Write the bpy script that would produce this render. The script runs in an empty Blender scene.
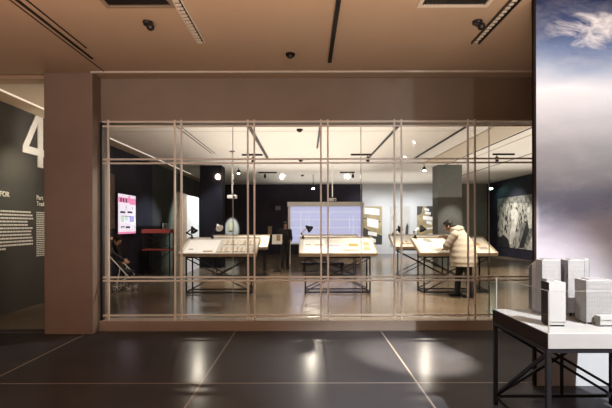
import bpy, bmesh, math, random
from mathutils import Vector, Matrix, Euler
random.seed(7)
C = bpy.context.scene.collection
PI = math.pi
EYE = 1.55
F = 448.0
CEIL = 3.73

def P(px, py, Y):
    """photo pixel at depth Y -> world point"""
    return Vector(((px - 306) * Y / F, Y, EYE - (py - 225) * Y / F))

# ------------------------------------------------------------------ materials
def mat(name, col, rough=0.6, metal=0.0, spec=0.5, var=0.0, scale=8.0, bump=0.0, emit=None, estr=0.0):
    m = bpy.data.materials.new(name); m.use_nodes = True
    nt = m.node_tree; b = nt.nodes['Principled BSDF']
    b.inputs['Base Color'].default_value = (*col, 1)
    b.inputs['Roughness'].default_value = rough
    b.inputs['Metallic'].default_value = metal
    b.inputs['Specular IOR Level'].default_value = spec
    if var > 0 or bump > 0:
        tc = nt.nodes.new('ShaderNodeTexCoord')
        n = nt.nodes.new('ShaderNodeTexNoise'); n.inputs['Scale'].default_value = scale
        n.inputs['Detail'].default_value = 4
        nt.links.new(tc.outputs['Object'], n.inputs['Vector'])
        if var > 0:
            r = nt.nodes.new('ShaderNodeValToRGB')
            r.color_ramp.elements[0].position = 0.3; r.color_ramp.elements[1].position = 0.7
            r.color_ramp.elements[0].color = (*[c * (1 - var) for c in col], 1)
            r.color_ramp.elements[1].color = (*[min(1, c * (1 + var)) for c in col], 1)
            nt.links.new(n.outputs['Fac'], r.inputs['Fac'])
            nt.links.new(r.outputs['Color'], b.inputs['Base Color'])
        if bump > 0:
            bp = nt.nodes.new('ShaderNodeBump'); bp.inputs['Strength'].default_value = bump
            bp.inputs['Distance'].default_value = 0.01
            nt.links.new(n.outputs['Fac'], bp.inputs['Height'])
            nt.links.new(bp.outputs['Normal'], b.inputs['Normal'])
    if emit:
        b.inputs['Emission Color'].default_value = (*emit, 1)
        b.inputs['Emission Strength'].default_value = estr
    return m

def srgb(r, g, b):
    f = lambda c: (c / 255 / 12.92) if c / 255 <= 0.04045 else ((c / 255 + 0.055) / 1.055) ** 2.4
    return (f(r), f(g), f(b))

M = {}
M['curb'] = mat('curb_plaster', (0.36, 0.31, 0.275), 0.7, var=0.06, scale=3)
M['plaster'] = mat('plaster', (0.30, 0.25, 0.215), 0.75, var=0.05, scale=2.5, bump=0.05)
M['column'] = mat('column_paint', (0.285, 0.222, 0.195), 0.75, var=0.06, scale=3, bump=0.06)
M['ceil_out'] = mat('ceiling_dim_warm_light', (0.55, 0.44, 0.35), 0.85, var=0.04, scale=1.2)  # front part of the ceiling, its dim warm light mixed into the colour
M['ceil_in'] = mat('ceiling_bright_light', (0.72, 0.68, 0.62), 0.85, var=0.02, scale=1.2)  # inner part of the same ceiling, brighter light mixed into the colour
M['tan_band'] = mat('tan_band', (0.50, 0.42, 0.32), 0.8, var=0.04)
M['navy'] = mat('dark_navy_wall', (0.021, 0.020, 0.033), 0.7, spec=0.15, var=0.15, scale=1.5)
M['olive'] = mat('dark_olive_wall', (0.055, 0.052, 0.048), 0.7, spec=0.3, var=0.1, scale=1.5)
M['olive_rear'] = mat('grey_olive_wall', (0.050, 0.054, 0.050), 0.8, spec=0.15, var=0.1, scale=1.5)
M['white_wall'] = mat('pale_wall', (0.50, 0.505, 0.51), 0.8, var=0.03)
M['grey_wall'] = mat('grey_green_wall', (0.24, 0.235, 0.205), 0.8, var=0.08)
M['dark_col'] = mat('dark_column', (0.009, 0.0085, 0.013), 0.7, spec=0.1, var=0.1)
M['grey_col'] = mat('grey_column', (0.11, 0.112, 0.10), 0.6, var=0.1)
M['bar'] = mat('beige_metal', (0.90, 0.86, 0.81), 0.45, spec=0.4, var=0.03)
M['black'] = mat('black_metal', (0.012, 0.011, 0.014), 0.55, spec=0.2, var=0.2, scale=20)
M['blackplastic'] = mat('black_plastic', (0.018, 0.017, 0.02), 0.35, var=0.1)
M['slot'] = mat('dark_slot', (0.012, 0.01, 0.01), 0.8, var=0.1)
M['white'] = mat('white_paint', (0.80, 0.79, 0.78), 0.5, var=0.02)
M['table_white'] = mat('table_laminate', (0.30, 0.305, 0.315), 0.5, var=0.02)
M['whitemetal'] = mat('white_metal', (0.75, 0.73, 0.70), 0.4, var=0.02)
M['text'] = mat('white_lettering', (0.72, 0.70, 0.66), 0.6, var=0.05, scale=30)
M['wood'] = mat('pale_wood', (0.40, 0.31, 0.22), 0.5, var=0.15, scale=6)
M['tray'] = mat('tray_linen', (0.58, 0.55, 0.50), 0.6, var=0.08, scale=10)
M['brown'] = mat('dark_brown', (0.018, 0.011, 0.010), 0.85, spec=0.1, var=0.15, scale=12)
M['paper'] = mat('paper_white', (0.86, 0.84, 0.80), 0.7, var=0.03, scale=20)
M['paper_cream'] = mat('paper_cream', (0.66, 0.58, 0.46), 0.7, var=0.08, scale=20)
M['ink'] = mat('grey_ink', (0.30, 0.27, 0.25), 0.7, var=0.3, scale=40)
M['orange'] = mat('orange_print', (0.50, 0.25, 0.07), 0.7, var=0.2, scale=30)
M['tanprint'] = mat('tan_print', (0.42, 0.28, 0.15), 0.7, var=0.3, scale=25)
M['blueprint'] = mat('blue_grey_print', (0.42, 0.42, 0.50), 0.7, var=0.2, scale=30)
M['red'] = mat('red_laminate', (0.30, 0.045, 0.03), 0.5, var=0.1)
M['coat'] = mat('cream_puffer', (0.43, 0.38, 0.315), 0.75, var=0.08, scale=9, bump=0.3)
M['fur'] = mat('coat_lining', (0.50, 0.40, 0.29), 0.9, var=0.15, scale=30, bump=0.5)
M['trouser'] = mat('black_trousers', (0.012, 0.012, 0.016), 0.8, var=0.2)
M['darkcloth'] = mat('dark_cloth', (0.009, 0.008, 0.011), 0.85, var=0.2)
M['skin'] = mat('skin', (0.55, 0.31, 0.21), 0.5, var=0.06, scale=12)
M['hair'] = mat('black_hair', (0.010, 0.008, 0.008), 0.55, var=0.3, scale=40, bump=0.4)
M['eye'] = mat('dark_eye', (0.02, 0.012, 0.01), 0.2, var=0.05)
M['lip'] = mat('lips', (0.42, 0.16, 0.13), 0.5, var=0.05)
M['steel'] = mat('brushed_aluminium', (0.62, 0.60, 0.58), 0.35, metal=0.6, var=0.05)
M['rubber'] = mat('grey_rubber', (0.30, 0.29, 0.28), 0.7, var=0.1)
M['model_white'] = mat('model_white', (0.33, 0.335, 0.345), 0.55, var=0.03, scale=30)
M['model_grey'] = mat('model_grey', (0.24, 0.24, 0.26), 0.55, var=0.05, scale=30)
M['model_dark'] = mat('model_dark_glazing', (0.020, 0.018, 0.022), 0.6, spec=0.2, var=0.15, scale=30)
M['model_green'] = mat('model_olive_glazing', (0.16, 0.16, 0.13), 0.5, var=0.15, scale=30)
M['lens'] = mat('lamp_glow', (1, 0.95, 0.85), 0.4, var=0.01, emit=(1, 0.93, 0.80), estr=18)
M['lens_hot'] = mat('bright_lamp_glow', (1, 0.95, 0.85), 0.4, var=0.01, emit=(1, 0.90, 0.74), estr=150)
M['lens_teal'] = mat('teal_lamp_glow', (0.7, 1, 0.95), 0.4, var=0.01, emit=(0.45, 1.0, 0.85), estr=45)
M['strip'] = mat('light_strip', (1, 0.95, 0.88), 0.4, var=0.01, emit=(1, 0.88, 0.74), estr=0.55)
M['grey_plaque'] = mat('grey_plaque', (0.15, 0.15, 0.17), 0.5, var=0.05)
M['bronze'] = mat('warm_wall_panel', (0.13, 0.085, 0.065), 0.7, var=0.1)

def glass_mat(name, tint=(1, 1, 1), refl=0.9):
    m = bpy.data.materials.new(name); m.use_nodes = True
    nt = m.node_tree; nt.nodes.clear()
    out = nt.nodes.new('ShaderNodeOutputMaterial')
    t = nt.nodes.new('ShaderNodeBsdfTransparent'); t.inputs['Color'].default_value = (*tint, 1)
    g = nt.nodes.new('ShaderNodeBsdfGlossy'); g.inputs['Roughness'].default_value = 0.02
    fr = nt.nodes.new('ShaderNodeFresnel')
    gn = nt.nodes.new('ShaderNodeNewGeometry'); mr = nt.nodes.new('ShaderNodeMapRange')      # same reflectance from both faces of the sheet
    mr.inputs['To Min'].default_value = 1.45; mr.inputs['To Max'].default_value = 1/1.45
    nt.links.new(gn.outputs['Backfacing'], mr.inputs['Value']); nt.links.new(mr.outputs[0], fr.inputs['IOR'])
    mu = nt.nodes.new('ShaderNodeMath'); mu.operation = 'MULTIPLY'; mu.inputs[1].default_value = refl
    mx = nt.nodes.new('ShaderNodeMixShader')
    nt.links.new(fr.outputs[0], mu.inputs[0]); nt.links.new(mu.outputs[0], mx.inputs[0])
    nt.links.new(t.outputs[0], mx.inputs[1]); nt.links.new(g.outputs[0], mx.inputs[2])
    nt.links.new(mx.outputs[0], out.inputs[0])
    return m
M['glass'] = glass_mat('clear_glass', (0.985, 0.99, 0.987), 0.45)
M['glass_edge'] = mat('glass_edge', (0.26, 0.26, 0.245), 0.3, var=0.03)

def floor_mat(name, c0, c1, line_col, spec, r0, r1):
    m = bpy.data.materials.new(name); m.use_nodes = True
    nt = m.node_tree; b = nt.nodes['Principled BSDF']; L = nt.links.new
    geo = nt.nodes.new('ShaderNodeNewGeometry')
    sp = nt.nodes.new('ShaderNodeSeparateXYZ'); L(geo.outputs['Position'], sp.inputs[0])
    def line(axis, off, period, half):
        a = nt.nodes.new('ShaderNodeMath'); a.operation = 'SUBTRACT'; a.inputs[1].default_value = off
        L(sp.outputs[axis], a.inputs[0])
        p = nt.nodes.new('ShaderNodeMath'); p.operation = 'PINGPONG'; p.inputs[1].default_value = period / 2
        L(a.outputs[0], p.inputs[0])
        c = nt.nodes.new('ShaderNodeMath'); c.operation = 'LESS_THAN'; c.inputs[1].default_value = half
        L(p.outputs[0], c.inputs[0]); return c
    lx = line('X', -1.033, 2.122, 0.010); ly = line('Y', 4.395, 2.118, 0.010)
    mx = nt.nodes.new('ShaderNodeMath'); mx.operation = 'MAXIMUM'
    L(lx.outputs[0], mx.inputs[0]); L(ly.outputs[0], mx.inputs[1])
    n = nt.nodes.new('ShaderNodeTexNoise'); n.inputs['Scale'].default_value = 1.3; n.inputs['Detail'].default_value = 5
    L(geo.outputs['Position'], n.inputs['Vector'])
    r = nt.nodes.new('ShaderNodeValToRGB')
    r.color_ramp.elements[0].position = 0.3; r.color_ramp.elements[1].position = 0.75
    r.color_ramp.elements[0].color = (*c0, 1); r.color_ramp.elements[1].color = (*c1, 1)
    L(n.outputs['Fac'], r.inputs['Fac'])
    mix = nt.nodes.new('ShaderNodeMix'); mix.data_type = 'RGBA'
    L(mx.outputs[0], mix.inputs['Factor']); L(r.outputs['Color'], mix.inputs['A'])
    mix.inputs['B'].default_value = (*line_col, 1)
    L(mix.outputs['Result'], b.inputs['Base Color'])
    rr = nt.nodes.new('ShaderNodeMapRange'); rr.inputs['To Min'].default_value = r0; rr.inputs['To Max'].default_value = r1
    L(n.outputs['Fac'], rr.inputs['Value']); L(rr.outputs[0], b.inputs['Roughness'])
    b.inputs['Specular IOR Level'].default_value = spec
    return m
M['floor'] = floor_mat('polished_tiles_unlit', (0.046, 0.047, 0.058), (0.060, 0.060, 0.070), (0.24, 0.22, 0.205), 0.02, 0.17, 0.23)  # front part of the floor, its lack of light put into the colour
M['floor_in'] = floor_mat('polished_tiles_lit', (0.120, 0.088, 0.060), (0.17, 0.125, 0.085), (0.07, 0.058, 0.048), 0.7, 0.16, 0.23)  # same floor behind the glass, warm lamplight put into the colour

def sky_mat():
    m = bpy.data.materials.new('printed_sky'); m.use_nodes = True
    nt = m.node_tree; b = nt.nodes['Principled BSDF']; L = nt.links.new
    tc = nt.nodes.new('ShaderNodeTexCoord'); sp = nt.nodes.new('ShaderNodeSeparateXYZ')
    L(tc.outputs['Object'], sp.inputs[0])
    # warp
    mp = nt.nodes.new('ShaderNodeMapping'); mp.inputs['Scale'].default_value = (0.9, 1, 2.6)
    L(tc.outputs['Object'], mp.inputs['Vector'])
    n0 = nt.nodes.new('ShaderNodeTexNoise'); n0.inputs['Scale'].default_value = 1.1; n0.inputs['Detail'].default_value = 6
    L(mp.outputs[0], n0.inputs['Vector'])
    w = nt.nodes.new('ShaderNodeMath'); w.operation = 'MULTIPLY_ADD'; w.inputs[1].default_value = 0.34; w.inputs[2].default_value = -0.17
    L(n0.outputs['Fac'], w.inputs[0])
    zz = nt.nodes.new('ShaderNodeMath'); zz.operation = 'ADD'; L(sp.outputs['Z'], zz.inputs[0]); L(w.outputs[0], zz.inputs[1])
    rng = nt.nodes.new('ShaderNodeMapRange'); rng.inputs['From Min'].default_value = 0; rng.inputs['From Max'].default_value = 4.0
    L(zz.outputs[0], rng.inputs['Value'])
    r = nt.nodes.new('ShaderNodeValToRGB'); cr = r.color_ramp
    stops = [(0.0, (182, 188, 194)), (0.20, (172, 176, 186)), (0.33, (158, 154, 166)), (0.375, (138, 135, 150)), (0.42, (106, 110, 132)), (0.455, (112, 118, 138)),
             (0.50, (138, 143, 156)), (0.57, (154, 160, 172)), (0.64, (186, 194, 206)), (0.715, (212, 220, 232)), (0.765, (154, 170, 196)),
             (0.81, (86, 108, 150)), (0.86, (38, 60, 108)), (0.92, (24, 42, 88))]
    cr.elements[0].position = stops[0][0]; cr.elements[0].color = (*srgb(*stops[0][1]), 1)
    cr.elements[1].position = stops[-1][0]; cr.elements[1].color = (*srgb(*stops[-1][1]), 1)
    for p, c in stops[1:-1]:
        e = cr.elements.new(p); e.color = (*srgb(*c), 1)
    L(rng.outputs[0], r.inputs['Fac'])
    # cloud wisps
    mp2 = nt.nodes.new('ShaderNodeMapping'); mp2.inputs['Scale'].default_value = (1.6, 1, 3.4); mp2.inputs['Location'].default_value = (0.35, 0, 0.1)
    L(tc.outputs['Object'], mp2.inputs['Vector'])
    n1 = nt.nodes.new('ShaderNodeTexNoise'); n1.inputs['Scale'].default_value = 1.5; n1.inputs['Detail'].default_value = 9; n1.inputs['Roughness'].default_value = 0.62
    n1.inputs['Distortion'].default_value = 0.5
    L(mp2.outputs[0], n1.inputs['Vector'])
    r2 = nt.nodes.new('ShaderNodeValToRGB'); r2.color_ramp.elements[0].position = 0.46; r2.color_ramp.elements[1].position = 0.66
    r2.color_ramp.elements[0].color = (0, 0, 0, 1); r2.color_ramp.elements[1].color = (1, 1, 1, 1)
    L(n1.outputs['Fac'], r2.inputs['Fac'])
    # ellipse mask around the bright cloud bank high on the panel: centre (x .62, z 3.36)
    def ell(cx, cz, rx, rz):
        a = nt.nodes.new('ShaderNodeMath'); a.operation = 'SUBTRACT'; a.inputs[1].default_value = cx; L(sp.outputs['X'], a.inputs[0])
        a2 = nt.nodes.new('ShaderNodeMath'); a2.operation = 'DIVIDE'; a2.inputs[1].default_value = rx; L(a.outputs[0], a2.inputs[0])
        c = nt.nodes.new('ShaderNodeMath'); c.operation = 'SUBTRACT'; c.inputs[1].default_value = cz; L(sp.outputs['Z'], c.inputs[0])
        c2 = nt.nodes.new('ShaderNodeMath'); c2.operation = 'DIVIDE'; c2.inputs[1].default_value = rz; L(c.outputs[0], c2.inputs[0])
        p1 = nt.nodes.new('ShaderNodeMath'); p1.operation = 'POWER'; p1.inputs[1].default_value = 2; L(a2.outputs[0], p1.inputs[0])
        p2 = nt.nodes.new('ShaderNodeMath'); p2.operation = 'MULTIPLY_ADD'; L(c2.outputs[0], p2.inputs[0]); L(c2.outputs[0], p2.inputs[1]); L(p1.outputs[0], p2.inputs[2])
        k = nt.nodes.new('ShaderNodeMath'); k.operation = 'SUBTRACT'; k.use_clamp = True; k.inputs[0].default_value = 1.0; L(p2.outputs[0], k.inputs[1])
        return k
    e1 = ell(0.58, 3.41, 0.52, 0.20)
    # carve the mask with noise
    ml = nt.nodes.new('ShaderNodeMath'); ml.operation = 'MULTIPLY_ADD'; ml.inputs[1].default_value = 1.0
    L(e1.outputs[0], ml.inputs[0]); 
    nn = nt.nodes.new('ShaderNodeMath'); nn.operation = 'MULTIPLY_ADD'; nn.inputs[1].default_value = 5.0; nn.inputs[2].default_value = -2.85
    L(n1.outputs['Fac'], nn.inputs[0]); L(nn.outputs[0], ml.inputs[2])
    ms = nt.nodes.new('ShaderNodeMath'); ms.operation = 'MULTIPLY'; ms.use_clamp = True; L(ml.outputs[0], ms.inputs[0])
    sg = nt.nodes.new('ShaderNodeMath'); sg.operation = 'MULTIPLY'; sg.use_clamp = True; sg.inputs[1].default_value = 3; L(e1.outputs[0], sg.inputs[0])
    L(sg.outputs[0], ms.inputs[1])
    lo = nt.nodes.new('ShaderNodeMath'); lo.operation = 'MULTIPLY'; lo.inputs[1].default_value = 0.14; L(r2.outputs['Color'], lo.inputs[0])
    mxx = nt.nodes.new('ShaderNodeMath'); mxx.operation = 'MAXIMUM'; L(ms.outputs[0], mxx.inputs[0]); L(lo.outputs[0], mxx.inputs[1])
    mix = nt.nodes.new('ShaderNodeMix'); mix.data_type = 'RGBA'
    L(mxx.outputs[0], mix.inputs['Factor']); L(r.outputs['Color'], mix.inputs['A']); mix.inputs['B'].default_value = (*srgb(204, 206, 212), 1)
    L(mix.outputs['Result'], b.inputs['Base Color'])
    b.inputs['Roughness'].default_value = 0.5
    b.inputs['Specular IOR Level'].default_value = 0.4
    return m
M['sky'] = sky_mat()

def crowd_mat():
    m = bpy.data.materials.new('monochrome_crowd_print'); m.use_nodes = True
    nt = m.node_tree; b = nt.nodes['Principled BSDF']; L = nt.links.new
    tc = nt.nodes.new('ShaderNodeTexCoord')
    v = nt.nodes.new('ShaderNodeTexVoronoi'); v.inputs['Scale'].default_value = 9.0
    n = nt.nodes.new('ShaderNodeTexNoise'); n.inputs['Scale'].default_value = 3.0; n.inputs['Detail'].default_value = 8
    mp = nt.nodes.new('ShaderNodeMapping'); mp.inputs['Scale'].default_value = (1, 1.2, 0.6)
    L(tc.outputs['Object'], mp.inputs[0]); L(mp.outputs[0], v.inputs['Vector']); L(tc.outputs['Object'], n.inputs['Vector'])
    a = nt.nodes.new('ShaderNodeMath'); a.operation = 'ADD'; L(v.outputs['Color'], a.inputs[0]); L(n.outputs['Fac'], a.inputs[1])
    r = nt.nodes.new('ShaderNodeValToRGB'); r.color_ramp.elements[0].position = 0.70; r.color_ramp.elements[1].position = 1.15
    r.color_ramp.elements[1].position = 1.0
    r.color_ramp.elements[0].color = (0.010, 0.010, 0.010, 1); r.color_ramp.elements[1].color = (0.34, 0.325, 0.29, 1)
    L(a.outputs[0], r.inputs['Fac']); L(r.outputs['Color'], b.inputs['Base Color'])
    b.inputs['Roughness'].default_value = 0.6
    return m
M['crowd'] = crowd_mat()
M['ph_white'] = mat('photo_white', (0.50, 0.48, 0.44), 0.6, var=0.4, scale=4)
M['ph_black'] = mat('photo_black', (0.01, 0.01, 0.011), 0.6, var=0.2, scale=10)
M['ph_grey'] = mat('photo_grey', (0.14, 0.135, 0.125), 0.6, var=0.85, scale=5)
M['scr_blue'] = mat('pale_blue_screen', (0.5, 0.52, 0.65), 0.5, var=0.02, scale=2, emit=srgb(178, 184, 226), estr=0.78)
M['scr_line'] = mat('screen_lines', (0.7, 0.7, 0.8), 0.5, var=0.02, emit=srgb(214, 218, 240), estr=0.9)
M['led_white'] = mat('led_white', (0.8, 0.8, 0.85), 0.4, var=0.02, emit=srgb(226, 216, 232), estr=1.0)
M['led_pink'] = mat('led_pink', (0.8, 0.3, 0.5), 0.4, var=0.02, emit=srgb(226, 130, 172), estr=1.0)
M['led_dark'] = mat('led_dark', (0.05, 0.05, 0.08), 0.4, var=0.1, emit=srgb(70, 66, 88), estr=0.8)
M['led_blue'] = mat('led_blue', (0.4, 0.4, 0.7), 0.4, var=0.05, emit=srgb(150, 152, 206), estr=1.0)
M['led_green'] = mat('led_green', (0.5, 0.6, 0.5), 0.4, var=0.05, emit=srgb(184, 200, 190), estr=1.0)
M['p_gold'] = mat('poster_gold', (0.30, 0.235, 0.12), 0.5, var=0.35, scale=2.5)
M['p_pale'] = mat('poster_pale', (0.40, 0.385, 0.355), 0.5, var=0.12, scale=4)
M['p_dark'] = mat('poster_dark', (0.03, 0.028, 0.024), 0.5, var=0.3, scale=3)
M['p_white'] = mat('poster_white', (0.72, 0.71, 0.68), 0.5, var=0.05, scale=5)
M['p_grey'] = mat('poster_grey', (0.34, 0.33, 0.31), 0.5, var=0.35, scale=5)

# ------------------------------------------------------------------ mesh builder
class MB:
    def __init__(s): s.bm = bmesh.new(); s.mi = 0; s.mats = []
    def use(s, m):
        if m not in s.mats: s.mats.append(m)
        s.mi = s.mats.index(m); return s
    def _f(s, vs):
        try:
            f = s.bm.faces.new(vs); f.material_index = s.mi; return f
        except ValueError: return None
    def box(s, x0, x1, y0, y1, z0, z1, mtx=None):
        vs = []
        for x, y, z in ((x0,y0,z0),(x1,y0,z0),(x1,y1,z0),(x0,y1,z0),(x0,y0,z1),(x1,y0,z1),(x1,y1,z1),(x0,y1,z1)):
            v = Vector((x,y,z)); vs.append(s.bm.verts.new(mtx @ v if mtx else v))
        for q in ((3,2,1,0),(4,5,6,7),(0,1,5,4),(1,2,6,5),(2,3,7,6),(3,0,4,7)): s._f([vs[i] for i in q])
        return s
    def poly(s, pts):
        s._f([s.bm.verts.new(p) for p in pts]); return s
    def prism(s, foot, z0, z1, tops=None):
        n = len(foot)
        a = [s.bm.verts.new((x, y, z0)) for x, y in foot]
        b = [s.bm.verts.new((x, y, tops[i] if tops else z1)) for i, (x, y) in enumerate(foot)]
        for i in range(n): s._f([a[i], a[(i+1) % n], b[(i+1) % n], b[i]])
        s._f(a[::-1]); s._f(b); return s
    def bar(s, p0, p1, w, h=None):
        """square bar between two points"""
        h = h or w; p0 = Vector(p0); p1 = Vector(p1); d = p1 - p0; L = d.length
        if L < 1e-6: return s
        q = d.to_track_quat('Z', 'Y').to_matrix().to_4x4(); m = Matrix.Translation(p0) @ q
        return s.box(-w/2, w/2, -h/2, h/2, 0, L, m)
    def tube(s, pts, rad, seg=10, caps=True):
        """round tube along points, radius or list of radii"""
        pts = [Vector(p) for p in pts]; n = len(pts)
        rs = rad if isinstance(rad, (list, tuple)) else [rad] * n
        rings = []; prev = None
        for i, p in enumerate(pts):
            d = (pts[min(i+1, n-1)] - pts[max(i-1, 0)])
            if d.length < 1e-9: d = Vector((0,0,1))
            d.normalize()
            if prev is None:
                a = d.orthogonal().normalized()
            else:
                a = prev - d * prev.dot(d)
                a = a.normalized() if a.length > 1e-6 else d.orthogonal().normalized()
            prev = a; b = d.cross(a)
            rings.append([s.bm.verts.new(p + (a*math.cos(2*PI*k/seg) + b*math.sin(2*PI*k/seg)) * rs[i]) for k in range(seg)])
        for i in range(n-1):
            for k in range(seg):
                s._f([rings[i][k], rings[i][(k+1)%seg], rings[i+1][(k+1)%seg], rings[i+1][k]])
        if caps: s._f(rings[0][::-1]); s._f(rings[-1])
        return s
    def capsule(s, p0, p1, r0, r1, seg=14):
        p0 = Vector(p0); p1 = Vector(p1); d = p1 - p0
        L = d.length; d = d.normalized() if L > 1e-6 else Vector((0,0,1))
        pts, rs = [], []
        for t in (-1.0, -0.92, -0.7, -0.38): pts.append(p0 + d*r0*t); rs.append(max(r0*math.sqrt(max(0,1-t*t)), r0*0.05))
        for t in (0, 0.5, 1): pts.append(p0 + d*L*t); rs.append(r0 + (r1-r0)*t)
        for t in (0.38, 0.7, 0.92, 1.0): pts.append(p1 + d*r1*t); rs.append(max(r1*math.sqrt(max(0,1-t*t)), r1*0.05))
        return s.tube(pts, rs, seg)
    def ellipsoid(s, c, rx, ry, rz, mtx=None, seg=16, rings=10):
        c = Vector(c); R = mtx or Matrix.Identity(3)
        rows = []
        for i in range(rings+1):
            t = PI * i / rings
            if i in (0, rings):
                rows.append([s.bm.verts.new(c + R @ Vector((0,0,rz*math.cos(t))))]); continue
            rows.append([s.bm.verts.new(c + R @ Vector((rx*math.sin(t)*math.cos(2*PI*k/seg), ry*math.sin(t)*math.sin(2*PI*k/seg), rz*math.cos(t)))) for k in range(seg)])
        for i in range(rings):
            A, B = rows[i], rows[i+1]
            for k in range(seg):
                if len(A) == 1: s._f([A[0], B[k], B[(k+1)%seg]])
                elif len(B) == 1: s._f([A[k], B[0], A[(k+1)%seg]])
                else: s._f([A[k], B[k], B[(k+1)%seg], A[(k+1)%seg]])
        return s
    def loft(s, rings):
        """rings: list of lists of points (same count), closed with end caps"""
        R = [[s.bm.verts.new(p) for p in r] for r in rings]
        n = len(R[0])
        for i in range(len(R)-1):
            for k in range(n): s._f([R[i][k], R[i][(k+1)%n], R[i+1][(k+1)%n], R[i+1][k]])
        s._f(R[0][::-1]); s._f(R[-1]); return s
    def lathe(s, c, prof, seg=20, axis=None):
        """prof: (r, h) list along axis"""
        c = Vector(c); ax = Vector(axis).normalized() if axis else Vector((0,0,1))
        return s.tube_profile(c, ax, prof, seg)
    def tube_profile(s, c, ax, prof, seg):
        a = ax.orthogonal().normalized(); b = ax.cross(a)
        R = [[s.bm.verts.new(c + ax*h + (a*math.cos(2*PI*k/seg)+b*math.sin(2*PI*k/seg))*max(r,1e-4)) for k in range(seg)] for r, h in prof]
        for i in range(len(R)-1):
            for k in range(seg): s._f([R[i][k], R[i][(k+1)%seg], R[i+1][(k+1)%seg], R[i+1][k]])
        s._f(R[0][::-1]); s._f(R[-1]); return s
    def build(s, name, m=None, parent=None, bevel=0.0, smooth=False, voxel=0.0, vsmooth=0, origin=None):
        bm = s.bm
        bmesh.ops.recalc_face_normals(bm, faces=bm.faces[:])
        me = bpy.data.meshes.new(name); 
        if origin is None and parent is None:
            # origin at the base centre of the thing
            xs = [v.co for v in bm.verts]
            origin = Vector(((min(v.x for v in xs)+max(v.x for v in xs))/2, (min(v.y for v in xs)+max(v.y for v in xs))/2, min(v.z for v in xs)))
        if parent is not None:
            origin = None
            inv = world(parent).inverted()
            bm.transform(inv)
        elif origin is not None:
            bm.transform(Matrix.Translation(-Vector(origin)))
        bm.to_mesh(me); bm.free()
        if m is not None: me.materials.append(m)
        else:
            for q in s.mats: me.materials.append(q)
        o = bpy.data.objects.new(name, me); C.objects.link(o)
        if voxel > 0:
            rm = o.modifiers.new('r', 'REMESH'); rm.mode = 'VOXEL'; rm.voxel_size = voxel
            if vsmooth:
                sm = o.modifiers.new('s', 'SMOOTH'); sm.iterations = vsmooth; sm.factor = 0.5
            dg = bpy.context.evaluated_depsgraph_get()
            me2 = bpy.data.meshes.new_from_object(o.evaluated_get(dg))
            o.modifiers.clear(); o.data = me2; bpy.data.meshes.remove(me); me = me2; me.name = name
            smooth = True
        if bevel > 0:
            bv = o.modifiers.new('bevel', 'BEVEL'); bv.width = bevel; bv.segments = 2; bv.limit_method = 'ANGLE'
        if smooth:
            for p in me.polygons: p.use_smooth = True
        if parent is not None: o.parent = parent
        elif origin is not None: o.location = origin
        return o

def world(o):
    m = Matrix.Identity(4)
    while o is not None:
        m = (Matrix.Translation(o.location) @ o.rotation_euler.to_matrix().to_4x4()) @ m; o = o.parent
    return m

def tag(o, label, cat, group=None, kind=None):
    o['label'] = label; o['category'] = cat
    if group: o['group'] = group
    if kind: o['kind'] = kind
    return o
def struct(o, label=None):
    o['kind'] = 'structure'
    if label: o['label'] = label
    return o
def thing(name, loc, label, cat, group=None, rotz=0.0):
    o = bpy.data.objects.new(name, None); C.objects.link(o); o.location = Vector(loc); o.rotation_euler = Euler((0,0,rotz))
    o.empty_display_size = 0.1
    return tag(o, label, cat, group)
def dup(root, loc, label=None, group=None, rotz=None):
    def cp(o, parent):
        c = o.copy(); C.objects.link(c); c.parent = parent
        for ch in list(o.children): cp(ch, c)
        return c
    r = cp(root, None); r.location = Vector(loc)
    if rotz is not None: r.rotation_euler = Euler((0,0,rotz))
    if label: r['label'] = label
    if group: r['group'] = group
    return r

# ------------------------------------------------------------------ the setting
XL, XR, YB = -5.28, 9.7, 24.0
struct(MB().box(XL-0.2, XR+0.2, -2.5, 6.7, -0.1, 0).build('floor', M['floor']))
struct(MB().box(XL-0.2, XR+0.2, 6.7, YB+0.2, -0.1, 0).build('floor', M['floor_in']))
struct(MB().box(XL-0.2, XR+0.2, -2.5, 6.75, CEIL, CEIL+0.1).build('ceiling', M['ceil_out']))
struct(MB().box(XL-0.2, XR+0.2, 6.75, YB+0.2, CEIL, CEIL+0.1).build('ceiling', M['ceil_in']))
struct(MB().box(XL-0.2, XL, -2.5, 10.2, 0, CEIL).build('wall_left', M['olive']))
struct(MB().box(XL-0.2, XL, 10.2, 15.4, 0, CEIL).build('wall_left_middle', M['navy']))
struct(MB().box(XL-0.2, XL, 15.4, YB+0.2, 0, CEIL).build('wall_left_rear', M['olive_rear']))
struct(MB().box(XL, 3.02, YB, YB+0.2, 0, CEIL).build('wall_back_left', M['navy']))
struct(MB().box(3.02, 8.2, YB, YB+0.2, 0, CEIL).build('wall_back_middle', M['white_wall']))
struct(MB().box(8.2, XR, YB, YB+0.2, 0, CEIL).build('wall_back_right', M['grey_wall']))
struct(MB().box(XR, XR+0.2, -2.5, YB+0.2, 0, CEIL).build('wall_right', M['navy']))
struct(MB().box(XL, XR, -2.7, -2.5, 0, CEIL).build('wall_rear', M['olive']))
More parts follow.
